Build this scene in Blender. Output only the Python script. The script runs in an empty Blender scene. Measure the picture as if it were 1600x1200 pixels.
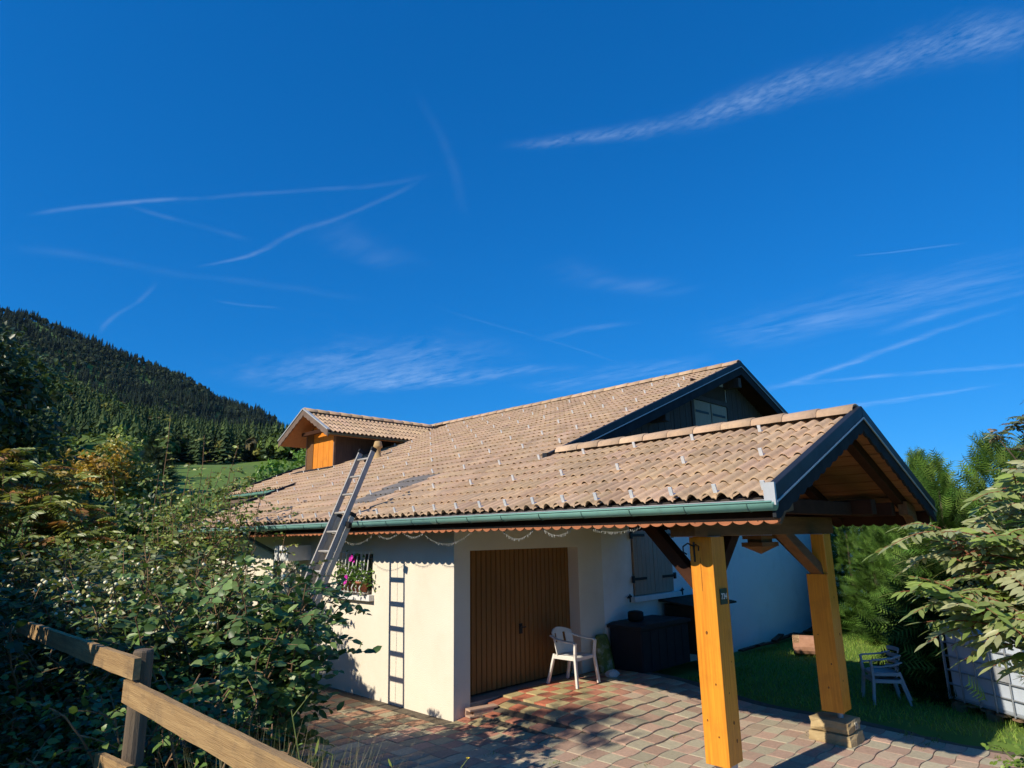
import bpy, math, random
import numpy as np
from mathutils import Vector, Matrix

SC = bpy.context.scene
COL = SC.collection
random.seed(7)
RNG = np.random.default_rng(11)

# ------------------------------------------------------------------ camera
CAM = Vector((6.8748, -5.7468, 2.242))
_r = Vector((0.70500713, 0.70900817, -0.01650346))
_u = Vector((0.17267983, -0.14904221, 0.97363653))
_f = Vector((-0.68785655, 0.68927051, 0.22750723))
cam_data = bpy.data.cameras.new('camera')
cam_data.sensor_width = 36.0
cam_data.lens = 1018.0 / 1600.0 * 36.0
cam_data.clip_start = 0.05
cam_data.clip_end = 60000.0
cam = bpy.data.objects.new('camera', cam_data)
COL.objects.link(cam)
cam.matrix_world = Matrix(((_r.x, _u.x, -_f.x, CAM.x), (_r.y, _u.y, -_f.y, CAM.y), (_r.z, _u.z, -_f.z, CAM.z), (0, 0, 0, 1)))
SC.camera = cam

# ------------------------------------------------------------------ sun and sky
SUN_TRAVEL = Vector((0.08, 1.0, -0.692)).normalized()
SUN_EL = math.asin(-SUN_TRAVEL.z)
SUN_ROT = math.atan2(-SUN_TRAVEL.x, -SUN_TRAVEL.y) % (2 * math.pi)
sun_data = bpy.data.lights.new('sun', 'SUN')
sun_data.energy = 4.4
sun_data.angle = math.radians(0.53)
sun_data.color = (1.0, 0.90, 0.74)
sun = bpy.data.objects.new('sun', sun_data)
COL.objects.link(sun)
sun.rotation_euler = SUN_TRAVEL.to_track_quat('-Z', 'Y').to_euler()
sun.location = (-2, -30, 25)

SKY_STRENGTH = 0.15
def make_world():
    w = bpy.data.worlds.new('World')
    SC.world = w
    w.use_nodes = True
    nt = w.node_tree
    nt.nodes.clear()
    N = nt.nodes.new
    Lk = nt.links.new

    sky = N('ShaderNodeTexSky')
    sky.sky_type = 'NISHITA'
    sky.sun_disc = False
    sky.sun_elevation = SUN_EL
    sky.sun_rotation = SUN_ROT
    sky.altitude = 900.0
    sky.air_density = 1.0
    sky.dust_density = 0.05
    sky.ozone_density = 3.2
    # camera-like response of the whole sky: deeper blue overhead, gentler towards the horizon
    sp = N('ShaderNodeSeparateColor'); Lk(sky.outputs[0], sp.inputs[0])
    cb = N('ShaderNodeCombineColor')
    for i_, (k_, g_) in enumerate(((0.0284, 1.59), (0.594, 0.675), (1.448, 0.59))):
        pw = N('ShaderNodeMath'); pw.operation = 'POWER'; Lk(sp.outputs[i_], pw.inputs[0]); pw.inputs[1].default_value = g_
        ml = N('ShaderNodeMath'); ml.operation = 'MULTIPLY'; Lk(pw.outputs[0], ml.inputs[0]); ml.inputs[1].default_value = k_
        Lk(ml.outputs[0], cb.inputs[i_])
    bg = N('ShaderNodeBackground'); bg.inputs[1].default_value = SKY_STRENGTH
    Lk(cb.outputs[0], bg.inputs[0])
    out = N('ShaderNodeOutputWorld'); Lk(bg.outputs[0], out.inputs[0])


make_world()
SC.view_settings.view_transform = 'Standard'
SC.view_settings.look = 'None'
SC.view_settings.exposure = 0.35
SC.view_settings.gamma = 1.0
SC.view_settings.use_curve_mapping = False
SC.render.engine = 'CYCLES'
SC.cycles.use_denoising = True
SC.cycles.use_adaptive_sampling = True
SC.cycles.adaptive_threshold = 0.02
SC.cycles.max_bounces = 5
SC.cycles.diffuse_bounces = 3
SC.cycles.glossy_bounces = 2
SC.cycles.transmission_bounces = 3
SC.cycles.transparent_max_bounces = 8
SC.cycles.sample_clamp_indirect = 6.0

# ------------------------------------------------------------------ helpers
WM = {}


def link(o, parent=None, world=True):
    COL.objects.link(o)
    if parent is not None:
        o.parent = parent
        if world:
            o.matrix_parent_inverse = WM[parent].inverted()
            WM[o] = Matrix.Identity(4)
        else:
            WM[o] = WM[parent] @ Matrix.LocRotScale(o.location, o.rotation_euler, o.scale)
    else:
        WM[o] = Matrix.LocRotScale(o.location, o.rotation_euler, o.scale)
    return o


def tag(o, label=None, cat=None, group=None, kind=None):
    if label: o['label'] = label
    if cat: o['category'] = cat
    if group: o['group'] = group
    if kind: o['kind'] = kind
    return o


def thing(name, label, cat, loc=(0, 0, 0), rotz=0.0, group=None):
    o = bpy.data.objects.new(name, None)
    o.empty_display_size = 0.2
    o.location = loc
    o.rotation_euler = (0, 0, rotz)
    link(o)
    return tag(o, label, cat, group)


def np_mesh(name, V, F, mat=None, col=None, smooth=False):
    V = np.asarray(V, dtype=np.float32).reshape(-1, 3)
    F = np.asarray(F, dtype=np.int32)
    k = F.shape[1]
    me = bpy.data.meshes.new(name)
    me.vertices.add(len(V)); me.vertices.foreach_set('co', V.ravel())
    me.loops.add(F.size); me.loops.foreach_set('vertex_index', F.ravel())
    me.polygons.add(len(F))
    me.polygons.foreach_set('loop_start', np.arange(0, F.size, k, dtype=np.int32))
    me.polygons.foreach_set('loop_total', np.full(len(F), k, dtype=np.int32))
    if smooth:
        me.polygons.foreach_set('use_smooth', np.ones(len(F), dtype=bool))
    me.update(calc_edges=True)
    if col is not None:
        ca = me.color_attributes.new('Col', 'FLOAT_COLOR', 'POINT')
        c = np.ones((len(V), 4), dtype=np.float32); c[:, :3] = col
        ca.data.foreach_set('color', c.ravel())
    if mat: me.materials.append(mat)
    return me


def np_obj(name, V, F, mat=None, parent=None, col=None, smooth=False, world=True):
    return link(bpy.data.objects.new(name, np_mesh(name, V, F, mat, col, smooth)), parent, world)


class MB:
    """collects shapes of one part"""
    def __init__(s):
        s.v = []; s.f = []

    def add(s, vs, fs):
        o = len(s.v)
        s.v += [tuple(v) for v in vs]
        s.f += [tuple(i + o for i in f) for f in fs]
        return s

    def box(s, x0, x1, y0, y1, z0, z1):
        vs = [(x, y, z) for z in (z0, z1) for y in (y0, y1) for x in (x0, x1)]
        return s.add(vs, [(0, 2, 3, 1), (4, 5, 7, 6), (0, 1, 5, 4), (2, 6, 7, 3), (0, 4, 6, 2), (1, 3, 7, 5)])

    def bar(s, p0, p1, w, h, up=(0, 0, 1)):
        p0, p1 = Vector(p0), Vector(p1)
        d = (p1 - p0).normalized()
        a = d.cross(Vector(up))
        if a.length < 1e-4: a = d.cross(Vector((1, 0, 0)))
        a.normalize(); b = a.cross(d).normalized()
        vs = []
        for p in (p0, p1):
            for (i, j) in ((-1, -1), (1, -1), (1, 1), (-1, 1)):
                vs.append(p + a * (i * w / 2) + b * (j * h / 2))
        return s.add(vs, [(3, 2, 1, 0), (4, 5, 6, 7), (0, 1, 5, 4), (1, 2, 6, 5), (2, 3, 7, 6), (3, 0, 4, 7)])

    def tube(s, pts, rad, seg=6, cap=True):
        pts = [Vector(p) for p in pts]
        n = len(pts)
        rad = [rad] * n if isinstance(rad, (int, float)) else rad
        vs = []; fs = []
        prev = None
        for i, p in enumerate(pts):
            d = (pts[min(i + 1, n - 1)] - pts[max(i - 1, 0)])
            d = d.normalized() if d.length > 1e-9 else Vector((0, 0, 1))
            if prev is None:
                a = d.cross(Vector((0, 0, 1)))
                if a.length < 1e-3: a = d.cross(Vector((1, 0, 0)))
            else:
                a = prev - d * prev.dot(d)
                if a.length < 1e-5: a = d.cross(Vector((1, 0, 0)))
            a.normalize(); prev = a
            b = d.cross(a)
            for k in range(seg):
                t = 2 * math.pi * k / seg
                vs.append(p + (a * math.cos(t) + b * math.sin(t)) * rad[i])
        for i in range(n - 1):
            for k in range(seg):
                k2 = (k + 1) % seg
                fs.append((i * seg + k, i * seg + k2, (i + 1) * seg + k2, (i + 1) * seg + k))
        if cap:
            fs.append(tuple(reversed(range(seg)))); fs.append(tuple((n - 1) * seg + k for k in range(seg)))
        return s.add(vs, fs)

    def prism(s, poly, axis, a0, a1):
        n = len(poly)
        def mk(p, a):
            return {'x': (a, p[0], p[1]), 'y': (p[0], a, p[1]), 'z': (p[0], p[1], a)}[axis]
        vs = [mk(p, a0) for p in poly] + [mk(p, a1) for p in poly]
        fs = [tuple(reversed(range(n))), tuple(range(n, 2 * n))]
        for i in range(n):
            j = (i + 1) % n
            fs.append((i, j, n + j, n + i))
        return s.add(vs, fs)

    def strip(s, top, bot, axis, a0, a1):
        """board between two polylines of equal length (2-D), thick along axis"""
        n = len(top)
        def mk(p, a):
            return {'x': (a, p[0], p[1]), 'y': (p[0], a, p[1]), 'z': (p[0], p[1], a)}[axis]
        vs = [mk(p, a0) for p in top] + [mk(p, a0) for p in bot] + [mk(p, a1) for p in top] + [mk(p, a1) for p in bot]
        fs = []
        for i in range(n - 1):
            fs += [(i, i + 1, n + i + 1, n + i), (2 * n + i, 3 * n + i, 3 * n + i + 1, 2 * n + i + 1),
                   (i, 2 * n + i, 2 * n + i + 1, i + 1), (n + i, n + i + 1, 3 * n + i + 1, 3 * n + i)]
        fs += [(0, n, 3 * n, 2 * n), (n - 1, 3 * n - 1, 4 * n - 1, 2 * n - 1)]
        return s.add(vs, fs)

    def lathe(s, prof, c, seg=12):
        c = Vector(c); n = len(prof); vs = []; fs = []
        for (r, z) in prof:
            for k in range(seg):
                t = 2 * math.pi * k / seg
                vs.append((c.x + r * math.cos(t), c.y + r * math.sin(t), c.z + z))
        for i in range(n - 1):
            for k in range(seg):
                k2 = (k + 1) % seg
                fs.append((i * seg + k, i * seg + k2, (i + 1) * seg + k2, (i + 1) * seg + k))
        fs.append(tuple(reversed(range(seg)))); fs.append(tuple((n - 1) * seg + k for k in range(seg)))
        return s.add(vs, fs)

    def mesh(s, name, mat=None, smooth=False):
        me = bpy.data.meshes.new(name)
        me.from_pydata(s.v, [], s.f)
        if smooth:
            for p in me.polygons: p.use_smooth = True
        me.update()
        # consistent outward normals
        import bmesh
        bm = bmesh.new(); bm.from_mesh(me); bmesh.ops.recalc_face_normals(bm, faces=bm.faces); bm.to_mesh(me); bm.free()
        if mat: me.materials.append(mat)
        return me

    def build(s, name, mat=None, parent=None, smooth=False, bevel=0.0, world=True):
        o = bpy.data.objects.new(name, s.mesh(name, mat, smooth))
        if bevel:
            b = o.modifiers.new('bevel', 'BEVEL'); b.width = bevel; b.segments = 2; b.limit_method = 'ANGLE'; b.angle_limit = math.radians(40)
        return link(o, parent, world)


def inst(name, me, parent, M, color=None):
    """an object of shared mesh data at world matrix M under parent"""
    o = bpy.data.objects.new(name, me)
    COL.objects.link(o)
    o.parent = parent
    o.matrix_parent_inverse = WM[parent].inverted()
    o.matrix_basis = M
    WM[o] = M
    if color: o.color = (*color, 1)
    return o


# ------------------------------------------------------------------ materials
def new_mat(name):
    m = bpy.data.materials.new(name); m.use_nodes = True
    nt = m.node_tree; nt.nodes.clear()
    return m, nt, nt.nodes.new, nt.links.new


def surf(name, c1, c2=None, scale=6.0, rough=0.75, bump=0.0, bscale=60.0, stretch=(1, 1, 1), spec=0.3, metal=0.0, src=None,
         detail=6.0, c3=None, c3scale=1.5, c3amt=0.5, coat=0.0, bdist=0.01, rvar=0.1, contrast=(0.3, 0.7), coord='pos'):
    """procedural surface: colour noise between c1 and c2, patches of c3, fine relief"""
    m, nt, N, Lk = new_mat(name)
    b = N('ShaderNodeBsdfPrincipled'); out = N('ShaderNodeOutputMaterial'); Lk(b.outputs[0], out.inputs[0])
    if coord == 'pos':
        g = N('ShaderNodeNewGeometry'); vec = g.outputs['Position']
    else:
        g = N('ShaderNodeTexCoord'); vec = g.outputs['Object']
    mp = N('ShaderNodeMapping'); mp.inputs['Scale'].default_value = stretch; Lk(vec, mp.inputs[0])
    nz = N('ShaderNodeTexNoise'); nz.inputs['Scale'].default_value = scale; nz.inputs['Detail'].default_value = detail
    nz.inputs['Roughness'].default_value = 0.65
    Lk(mp.outputs[0], nz.inputs['Vector'])
    mr = N('ShaderNodeMapRange'); mr.inputs[1].default_value = contrast[0]; mr.inputs[2].default_value = contrast[1]; Lk(nz.outputs[0], mr.inputs[0])
    mx = N('ShaderNodeMix'); mx.data_type = 'RGBA'; Lk(mr.outputs[0], mx.inputs[0])
    c2 = c2 or tuple(v * 0.75 for v in c1)
    mx.inputs[6].default_value = (*c1, 1); mx.inputs[7].default_value = (*c2, 1)
    colr = mx.outputs[2]
    if src:   # per-piece colour multiplies the noise (c1, c2 near 1)
        if src == 'obj':
            s = N('ShaderNodeObjectInfo'); sc = s.outputs['Color']
        else:
            s = N('ShaderNodeAttribute'); s.attribute_name = 'Col'; sc = s.outputs['Color']
        mu = N('ShaderNodeMix'); mu.data_type = 'RGBA'; mu.blend_type = 'MULTIPLY'; mu.inputs[0].default_value = 1.0
        Lk(colr, mu.inputs[6]); Lk(sc, mu.inputs[7]); colr = mu.outputs[2]
    if c3:
        n3 = N('ShaderNodeTexNoise'); n3.inputs['Scale'].default_value = c3scale; n3.inputs['Detail'].default_value = 8; n3.inputs['Roughness'].default_value = 0.7
        Lk(vec, n3.inputs['Vector'])
        m3 = N('ShaderNodeMapRange'); m3.inputs[1].default_value = 0.52; m3.inputs[2].default_value = 0.72; m3.inputs[4].default_value = c3amt; Lk(n3.outputs[0], m3.inputs[0])
        x3 = N('ShaderNodeMix'); x3.data_type = 'RGBA'; Lk(m3.outputs[0], x3.inputs[0]); Lk(colr, x3.inputs[6]); x3.inputs[7].default_value = (*c3, 1)
        colr = x3.outputs[2]
    Lk(colr, b.inputs['Base Color'])
    rr = N('ShaderNodeMapRange'); rr.inputs[3].default_value = max(0.03, rough - rvar); rr.inputs[4].default_value = min(1, rough + rvar); Lk(nz.outputs[0], rr.inputs[0])
    Lk(rr.outputs[0], b.inputs['Roughness'])
    b.inputs['Specular IOR Level'].default_value = spec
    b.inputs['Metallic'].default_value = metal
    if coat: b.inputs['Coat Weight'].default_value = coat; b.inputs['Coat Roughness'].default_value = 0.25
    if bump:
        nb = N('ShaderNodeTexNoise'); nb.inputs['Scale'].default_value = bscale; nb.inputs['Detail'].default_value = 5
        Lk(mp.outputs[0], nb.inputs['Vector'])
        bp = N('ShaderNodeBump'); bp.inputs['Strength'].default_value = bump; bp.inputs['Distance'].default_value = bdist
        Lk(nb.outputs[0], bp.inputs['Height']); Lk(bp.outputs[0], b.inputs['Normal'])
    return m


def leaf_mat(name, src='attr', trans=0.35, rough=0.5, spec=0.3, tint=(1.25, 1.2, 0.6)):
    m, nt, N, Lk = new_mat(name)
    b = N('ShaderNodeBsdfPrincipled'); out = N('ShaderNodeOutputMaterial')
    if src == 'obj':
        s = N('ShaderNodeObjectInfo'); c = s.outputs['Color']
    else:
        s = N('ShaderNodeAttribute'); s.attribute_name = 'Col'; c = s.outputs['Color']
    g = N('ShaderNodeNewGeometry')
    nz = N('ShaderNodeTexNoise'); nz.inputs['Scale'].default_value = 45; nz.inputs['Detail'].default_value = 3; Lk(g.outputs['Position'], nz.inputs['Vector'])
    mr = N('ShaderNodeMapRange'); mr.inputs[3].default_value = 0.72; mr.inputs[4].default_value = 1.28; Lk(nz.outputs[0], mr.inputs[0])
    mu = N('ShaderNodeVectorMath'); mu.operation = 'SCALE'; Lk(c, mu.inputs[0]); Lk(mr.outputs[0], mu.inputs['Scale'])
    Lk(mu.outputs[0], b.inputs['Base Color'])
    b.inputs['Roughness'].default_value = rough
    b.inputs['Specular IOR Level'].default_value = spec
    tr = N('ShaderNodeBsdfTranslucent')
    tm = N('ShaderNodeVectorMath'); tm.operation = 'MULTIPLY'; tm.inputs[1].default_value = tint; Lk(mu.outputs[0], tm.inputs[0])
    Lk(tm.outputs[0], tr.inputs[0])
    ms = N('ShaderNodeMixShader'); ms.inputs[0].default_value = trans
    Lk(b.outputs[0], ms.inputs[1]); Lk(tr.outputs[0], ms.inputs[2]); Lk(ms.outputs[0], out.inputs[0])
    return m


MAT = {}
MAT['wall_sun'] = surf('cream_roughcast', (0.80, 0.73, 0.60), (0.74, 0.66, 0.53), scale=1.2, rough=0.9, bump=0.55, bscale=95, bdist=0.012, c3=(0.62, 0.52, 0.40), c3scale=1.1, c3amt=0.32)
MAT['wall_white'] = surf('white_roughcast', (0.87, 0.84, 0.79), (0.82, 0.79, 0.74), scale=1.0, rough=0.9, bump=0.5, bscale=80, bdist=0.012, c3=(0.58, 0.52, 0.44), c3scale=0.9, c3amt=0.4)
TILE_ARGS = dict(scale=22.0, rough=0.88, bump=0.35, bscale=140, c3=(0.19, 0.155, 0.12), c3scale=5.0, c3amt=0.48, spec=0.2)
MAT['tile_obj'] = surf('concrete_roof_tile', (1.08, 1.07, 1.05), (0.86, 0.86, 0.88), src='obj', **TILE_ARGS)
MAT['tile_attr'] = surf('concrete_roof_tile_field', (1.08, 1.07, 1.05), (0.86, 0.86, 0.88), src='attr', **TILE_ARGS)
MAT['underlay'] = surf('dark_roof_deck', (0.05, 0.04, 0.035), rough=0.9)
MAT['copper'] = surf('verdigris_copper', (0.22, 0.44, 0.37), (0.17, 0.35, 0.30), scale=5, rough=0.55, c3=(0.10, 0.17, 0.15), c3scale=6, c3amt=0.4, stretch=(0.6, 2, 2))
MAT['copper_dark'] = surf('dark_verdigris', (0.09, 0.17, 0.15), (0.06, 0.11, 0.10), rough=0.55)
MAT['green_dark'] = surf('dark_green_gutter', (0.075, 0.09, 0.07), (0.05, 0.06, 0.05), rough=0.5)
MAT['zinc'] = surf('zinc_sheet', (0.50, 0.52, 0.54), (0.40, 0.42, 0.44), scale=12, rough=0.45, metal=0.2)
MAT['guard'] = surf('galvanised_snow_guard', (0.66, 0.68, 0.70), (0.54, 0.56, 0.58), scale=20, rough=0.5)
MAT['slate_metal'] = surf('dark_coated_metal', (0.022, 0.026, 0.034), (0.014, 0.017, 0.023), scale=4, rough=0.5, spec=0.25)
MAT['barge'] = surf('slate_painted_board', (0.034, 0.037, 0.042), (0.02, 0.022, 0.027), scale=4, stretch=(4, 1, 1), rough=0.85, bump=0.2, spec=0.1)
MAT['barge_brown'] = surf('weathered_brown_board', (0.20, 0.14, 0.11), (0.12, 0.085, 0.07), scale=4, rough=0.8, bump=0.2)
MAT['fascia'] = surf('stained_fascia', (0.46, 0.17, 0.075), (0.30, 0.105, 0.05), scale=3, stretch=(0.7, 6, 6), rough=0.7, bump=0.2, c3=(0.22, 0.09, 0.05), c3scale=3, c3amt=0.5)
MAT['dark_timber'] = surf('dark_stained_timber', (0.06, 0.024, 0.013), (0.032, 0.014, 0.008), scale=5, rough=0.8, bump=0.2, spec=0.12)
MAT['beam'] = surf('brown_stained_beam', (0.20, 0.095, 0.035), (0.12, 0.055, 0.022), scale=4, stretch=(5, 0.7, 5), rough=0.65, bump=0.2)
MAT['soffit'] = surf('larch_soffit_board', (0.36, 0.16, 0.06), (0.24, 0.10, 0.04), scale=4, stretch=(0.7, 6, 6), rough=0.65, bump=0.15)
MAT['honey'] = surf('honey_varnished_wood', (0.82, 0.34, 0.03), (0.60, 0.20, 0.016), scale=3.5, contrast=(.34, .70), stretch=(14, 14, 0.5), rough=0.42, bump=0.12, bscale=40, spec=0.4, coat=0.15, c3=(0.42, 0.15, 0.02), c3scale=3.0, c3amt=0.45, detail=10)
MAT['honey_knot'] = surf('wood_knot', (0.22, 0.08, 0.015), (0.12, 0.04, 0.01), scale=60, rough=0.5)
MAT['dormer_wood'] = surf('orange_dormer_board', (0.78, 0.29, 0.035), (0.58, 0.19, 0.022), scale=4, stretch=(7, 7, 0.6), rough=0.5, bump=0.15, c3=(0.34, 0.11, 0.02), c3scale=4, c3amt=0.4)
MAT['gable_board'] = surf('dark_gable_board', (0.085, 0.066, 0.060), (0.05, 0.04, 0.038), scale=5, stretch=(6, 6, 0.7), rough=0.8, bump=0.2)
MAT['shutter'] = surf('taupe_shutter', (0.38, 0.29, 0.215), (0.31, 0.235, 0.175), scale=4, stretch=(6, 6, 0.7), rough=0.7, bump=0.15)
MAT['iron'] = surf('black_iron', (0.012, 0.012, 0.014), (0.02, 0.02, 0.022), rough=0.5)
MAT['garage'] = surf('brown_garage_slat', (0.26, 0.125, 0.035), (0.20, 0.09, 0.025), scale=3, stretch=(6, 6, 0.5), rough=0.5, spec=0.35, bump=0.08)
MAT['garage_back'] = surf('dark_door_backing', (0.05, 0.022, 0.01), rough=0.7)
MAT['white_paint'] = surf('white_paint', (0.78, 0.78, 0.76), (0.70, 0.70, 0.68), scale=4, rough=0.55, c3=(0.5, 0.46, 0.4), c3scale=4, c3amt=0.25)
MAT['sill'] = surf('white_sill_stone', (0.76, 0.75, 0.72), (0.66, 0.65, 0.62), scale=8, rough=0.7)
MAT['concrete'] = surf('concrete', (0.34, 0.31, 0.27), (0.25, 0.23, 0.20), scale=6, rough=0.9, bump=0.3, bscale=80)
MAT['stone'] = surf('yellow_sandstone', (0.50, 0.38, 0.20), (0.36, 0.26, 0.13), scale=9, rough=0.9, bump=0.8, bscale=35, c3=(0.3, 0.24, 0.14), c3scale=7, c3amt=0.5)
MAT['stone_pale'] = surf('pale_mortar', (0.62, 0.56, 0.42), (0.5, 0.44, 0.32), rough=0.9)
PAV = dict(scale=30.0, rough=0.88, bump=0.4, bscale=120, spec=0.2, c3=(0.27, 0.22, 0.165), c3scale=2.6, c3amt=0.4)
MAT['paver_obj'] = surf('concrete_paver', (1.1, 1.08, 1.05), (0.8, 0.8, 0.8), src='obj', **PAV)
MAT['paver_attr'] = surf('concrete_paver_field', (1.1, 1.08, 1.05), (0.8, 0.8, 0.8), src='attr', **PAV)
MAT['joint'] = surf('sandy_joint', (0.15, 0.12, 0.085), (0.09, 0.075, 0.055), scale=14, rough=0.95, bump=0.3)
MAT['ground'] = surf('meadow_ground', (0.13, 0.21, 0.032), (0.09, 0.155, 0.026), scale=0.5, rough=0.95, bump=0.3, bscale=8, c3=(0.13, 0.15, 0.035), c3scale=0.03, c3amt=0.6, detail=10)
MAT['lawn'] = surf('lawn_soil', (0.075, 0.12, 0.02), (0.05, 0.085, 0.016), scale=3, rough=0.95, bump=0.3)
MAT['asphalt'] = surf('asphalt', (0.055, 0.053, 0.05), (0.04, 0.04, 0.038), scale=40, rough=0.9, bump=0.3)
MAT['alu'] = surf('weathered_aluminium', (0.44, 0.41, 0.37), (0.32, 0.30, 0.27), scale=9, rough=0.5, metal=0.1, stretch=(3, 3, 0.8))
MAT['alu_pale'] = surf('pale_ladder_rail', (0.58, 0.52, 0.42), (0.44, 0.39, 0.31), scale=7, rough=0.6, metal=0.1)
MAT['rubber'] = surf('black_rubber', (0.015, 0.015, 0.015), rough=0.7)
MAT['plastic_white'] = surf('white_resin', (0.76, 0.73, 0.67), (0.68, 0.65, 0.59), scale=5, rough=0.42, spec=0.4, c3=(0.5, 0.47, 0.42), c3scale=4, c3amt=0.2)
MAT['plastic_shaded'] = surf('shaded_white_resin', (0.40, 0.40, 0.41), (0.32, 0.32, 0.33), scale=5, rough=0.5)  # white chair resin greyed down, shade put into the colour
MAT['brick'] = surf('pink_brick', (0.52, 0.36, 0.26), (0.42, 0.27, 0.19), scale=14, rough=0.9, bump=0.4)
MAT['box_dark'] = surf('anthracite_box', (0.022, 0.024, 0.032), (0.016, 0.017, 0.022), scale=4, rough=0.6)
MAT['hutch'] = surf('dark_hutch_board', (0.06, 0.035, 0.02), (0.035, 0.02, 0.012), scale=6, rough=0.8)
MAT['bag'] = surf('printed_sack', (0.22, 0.27, 0.05), (0.06, 0.09, 0.02), scale=7, rough=0.5, c3=(0.55, 0.55, 0.5), c3scale=5, c3amt=0.9)
MAT['bag_white'] = surf('white_sack_film', (0.62, 0.64, 0.62), (0.5, 0.52, 0.5), scale=12, rough=0.4)
MAT['bark_log'] = surf('peeled_log', (0.46, 0.25, 0.16), (0.33, 0.17, 0.10), scale=9, rough=0.9, bump=0.5)
MAT['log_cut'] = surf('fresh_cut_wood', (0.68, 0.47, 0.25), (0.56, 0.36, 0.18), scale=12, rough=0.85)
MAT['tank'] = surf('translucent_white_tank', (0.56, 0.62, 0.70), (0.44, 0.50, 0.58), scale=2, rough=0.5, c3=(0.35, 0.38, 0.42), c3scale=2, c3amt=0.4)
MAT['cage'] = surf('galvanised_tube', (0.36, 0.38, 0.40), (0.26, 0.28, 0.30), scale=12, rough=0.45, metal=0.4)
MAT['pallet'] = surf('pallet_wood', (0.30, 0.20, 0.12), (0.20, 0.13, 0.08), scale=8, rough=0.9)
MAT['hose'] = surf('yellow_hose', (0.42, 0.32, 0.03), (0.30, 0.22, 0.02), rough=0.5)
MAT['plate_green'] = surf('green_enamel', (0.012, 0.05, 0.04), (0.01, 0.04, 0.032), rough=0.35, spec=0.5)
MAT['digit'] = surf('white_enamel', (0.72, 0.74, 0.74), (0.68, 0.70, 0.70), rough=0.4)
MAT['glass'] = surf('dark_window_glass', (0.03, 0.035, 0.04), (0.02, 0.024, 0.03), rough=0.08, rvar=0.02, spec=0.6)
MAT['terracotta'] = surf('terracotta', (0.46, 0.17, 0.10), (0.36, 0.12, 0.07), scale=10, rough=0.85)
MAT['vent'] = surf('ochre_vent_pipe', (0.48, 0.33, 0.16), (0.36, 0.24, 0.11), scale=8, rough=0.8)
MAT['fence'] = surf('weathered_fence_board', (0.44, 0.29, 0.135), (0.27, 0.165, 0.075), scale=5, stretch=(0.5, 9, 9), rough=0.9, bump=0.5, bscale=26, c3=(0.15, 0.105, 0.065), c3scale=5, c3amt=0.7, detail=10)
MAT['fence_post'] = surf('grey_fence_post', (0.20, 0.15, 0.10), (0.10, 0.075, 0.055), scale=6, stretch=(8, 8, 0.6), rough=0.9, bump=0.5)
MAT['bark'] = surf('grey_brown_bark', (0.11, 0.085, 0.06), (0.065, 0.05, 0.036), scale=10, rough=0.95, bump=0.6, bscale=30)
MAT['twig'] = surf('tan_twig', (0.27, 0.17, 0.09), (0.17, 0.10, 0.055), scale=14, rough=0.9)
MAT['twig_red'] = surf('reddish_twig', (0.26, 0.09, 0.05), (0.16, 0.055, 0.03), scale=14, rough=0.8)
MAT['twig_green'] = surf('green_stem', (0.15, 0.19, 0.05), (0.10, 0.13, 0.035), scale=14, rough=0.7)
MAT['berry'] = surf('white_berry', (0.80, 0.76, 0.52), (0.70, 0.66, 0.42), rough=0.5)
MAT['pink'] = surf('magenta_petal', (0.62, 0.03, 0.42), (0.48, 0.02, 0.32), rough=0.6)
MAT['yellow'] = surf('yellow_petal', (0.70, 0.52, 0.02), (0.6, 0.42, 0.02), rough=0.6)
MAT['bulb'] = surf('clear_bulb', (0.42, 0.42, 0.38), (0.3, 0.3, 0.27), rough=0.25, spec=0.6)
MAT['wire'] = surf('pale_wire', (0.12, 0.12, 0.10), rough=0.6)
MAT['leaf'] = leaf_mat('leaf_field', 'attr', trans=.24, rough=.42, spec=.45)
MAT['leaf_obj'] = leaf_mat('leaf_single', 'obj', trans=.24, rough=.42, spec=.45)
MAT['needle'] = leaf_mat('needle_field', 'attr', trans=0.05, rough=0.6, spec=0.15)
MAT['far_leaf'] = leaf_mat('far_canopy', 'attr', trans=0.15, rough=0.8, spec=0.1)
MAT['grass'] = leaf_mat('grass_blade', 'attr', trans=0.3, rough=0.6, spec=0.2)


# ------------------------------------------------------------------ ground
def ss(a, b, x):
    t = np.clip((np.asarray(x, dtype=float) - a) / (b - a), 0, 1)
    return t * t * (3 - 2 * t)


def pave_z(x, y):
    x = np.asarray(x, dtype=float); y = np.asarray(y, dtype=float)
    return 0.18 * ss(-0.1, 1.0, y) * (1 - ss(0.9, 2.8, x)) * ss(-0.6, 0.0, x) - 0.05 * ss(3.5, 4.8, x)


PX0, PX1, PY0, PY1 = -4.6, 6.5, -2.6, 3.38
AZ_T = [100, 140, 152.5, 154.0, 155.3, 156.9, 159.6, 160.7, 161.9, 164.3, 166.6, 168.8, 170.9, 172.9, 174.8, 176.9, 185, 215, 260]
E_FAR = [.03, .09, .128, .158, .185, .199, .211, .226, .237, .250, .262, .277, .287, .298, .298, .303, .31, .25, .1]
E_NEAR = [.012, .07, .124, .134, .142, .150, .158, .160, .166, .176, .190, .208, .226, .246, .258, .268, .268, .2, .08]


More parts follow.
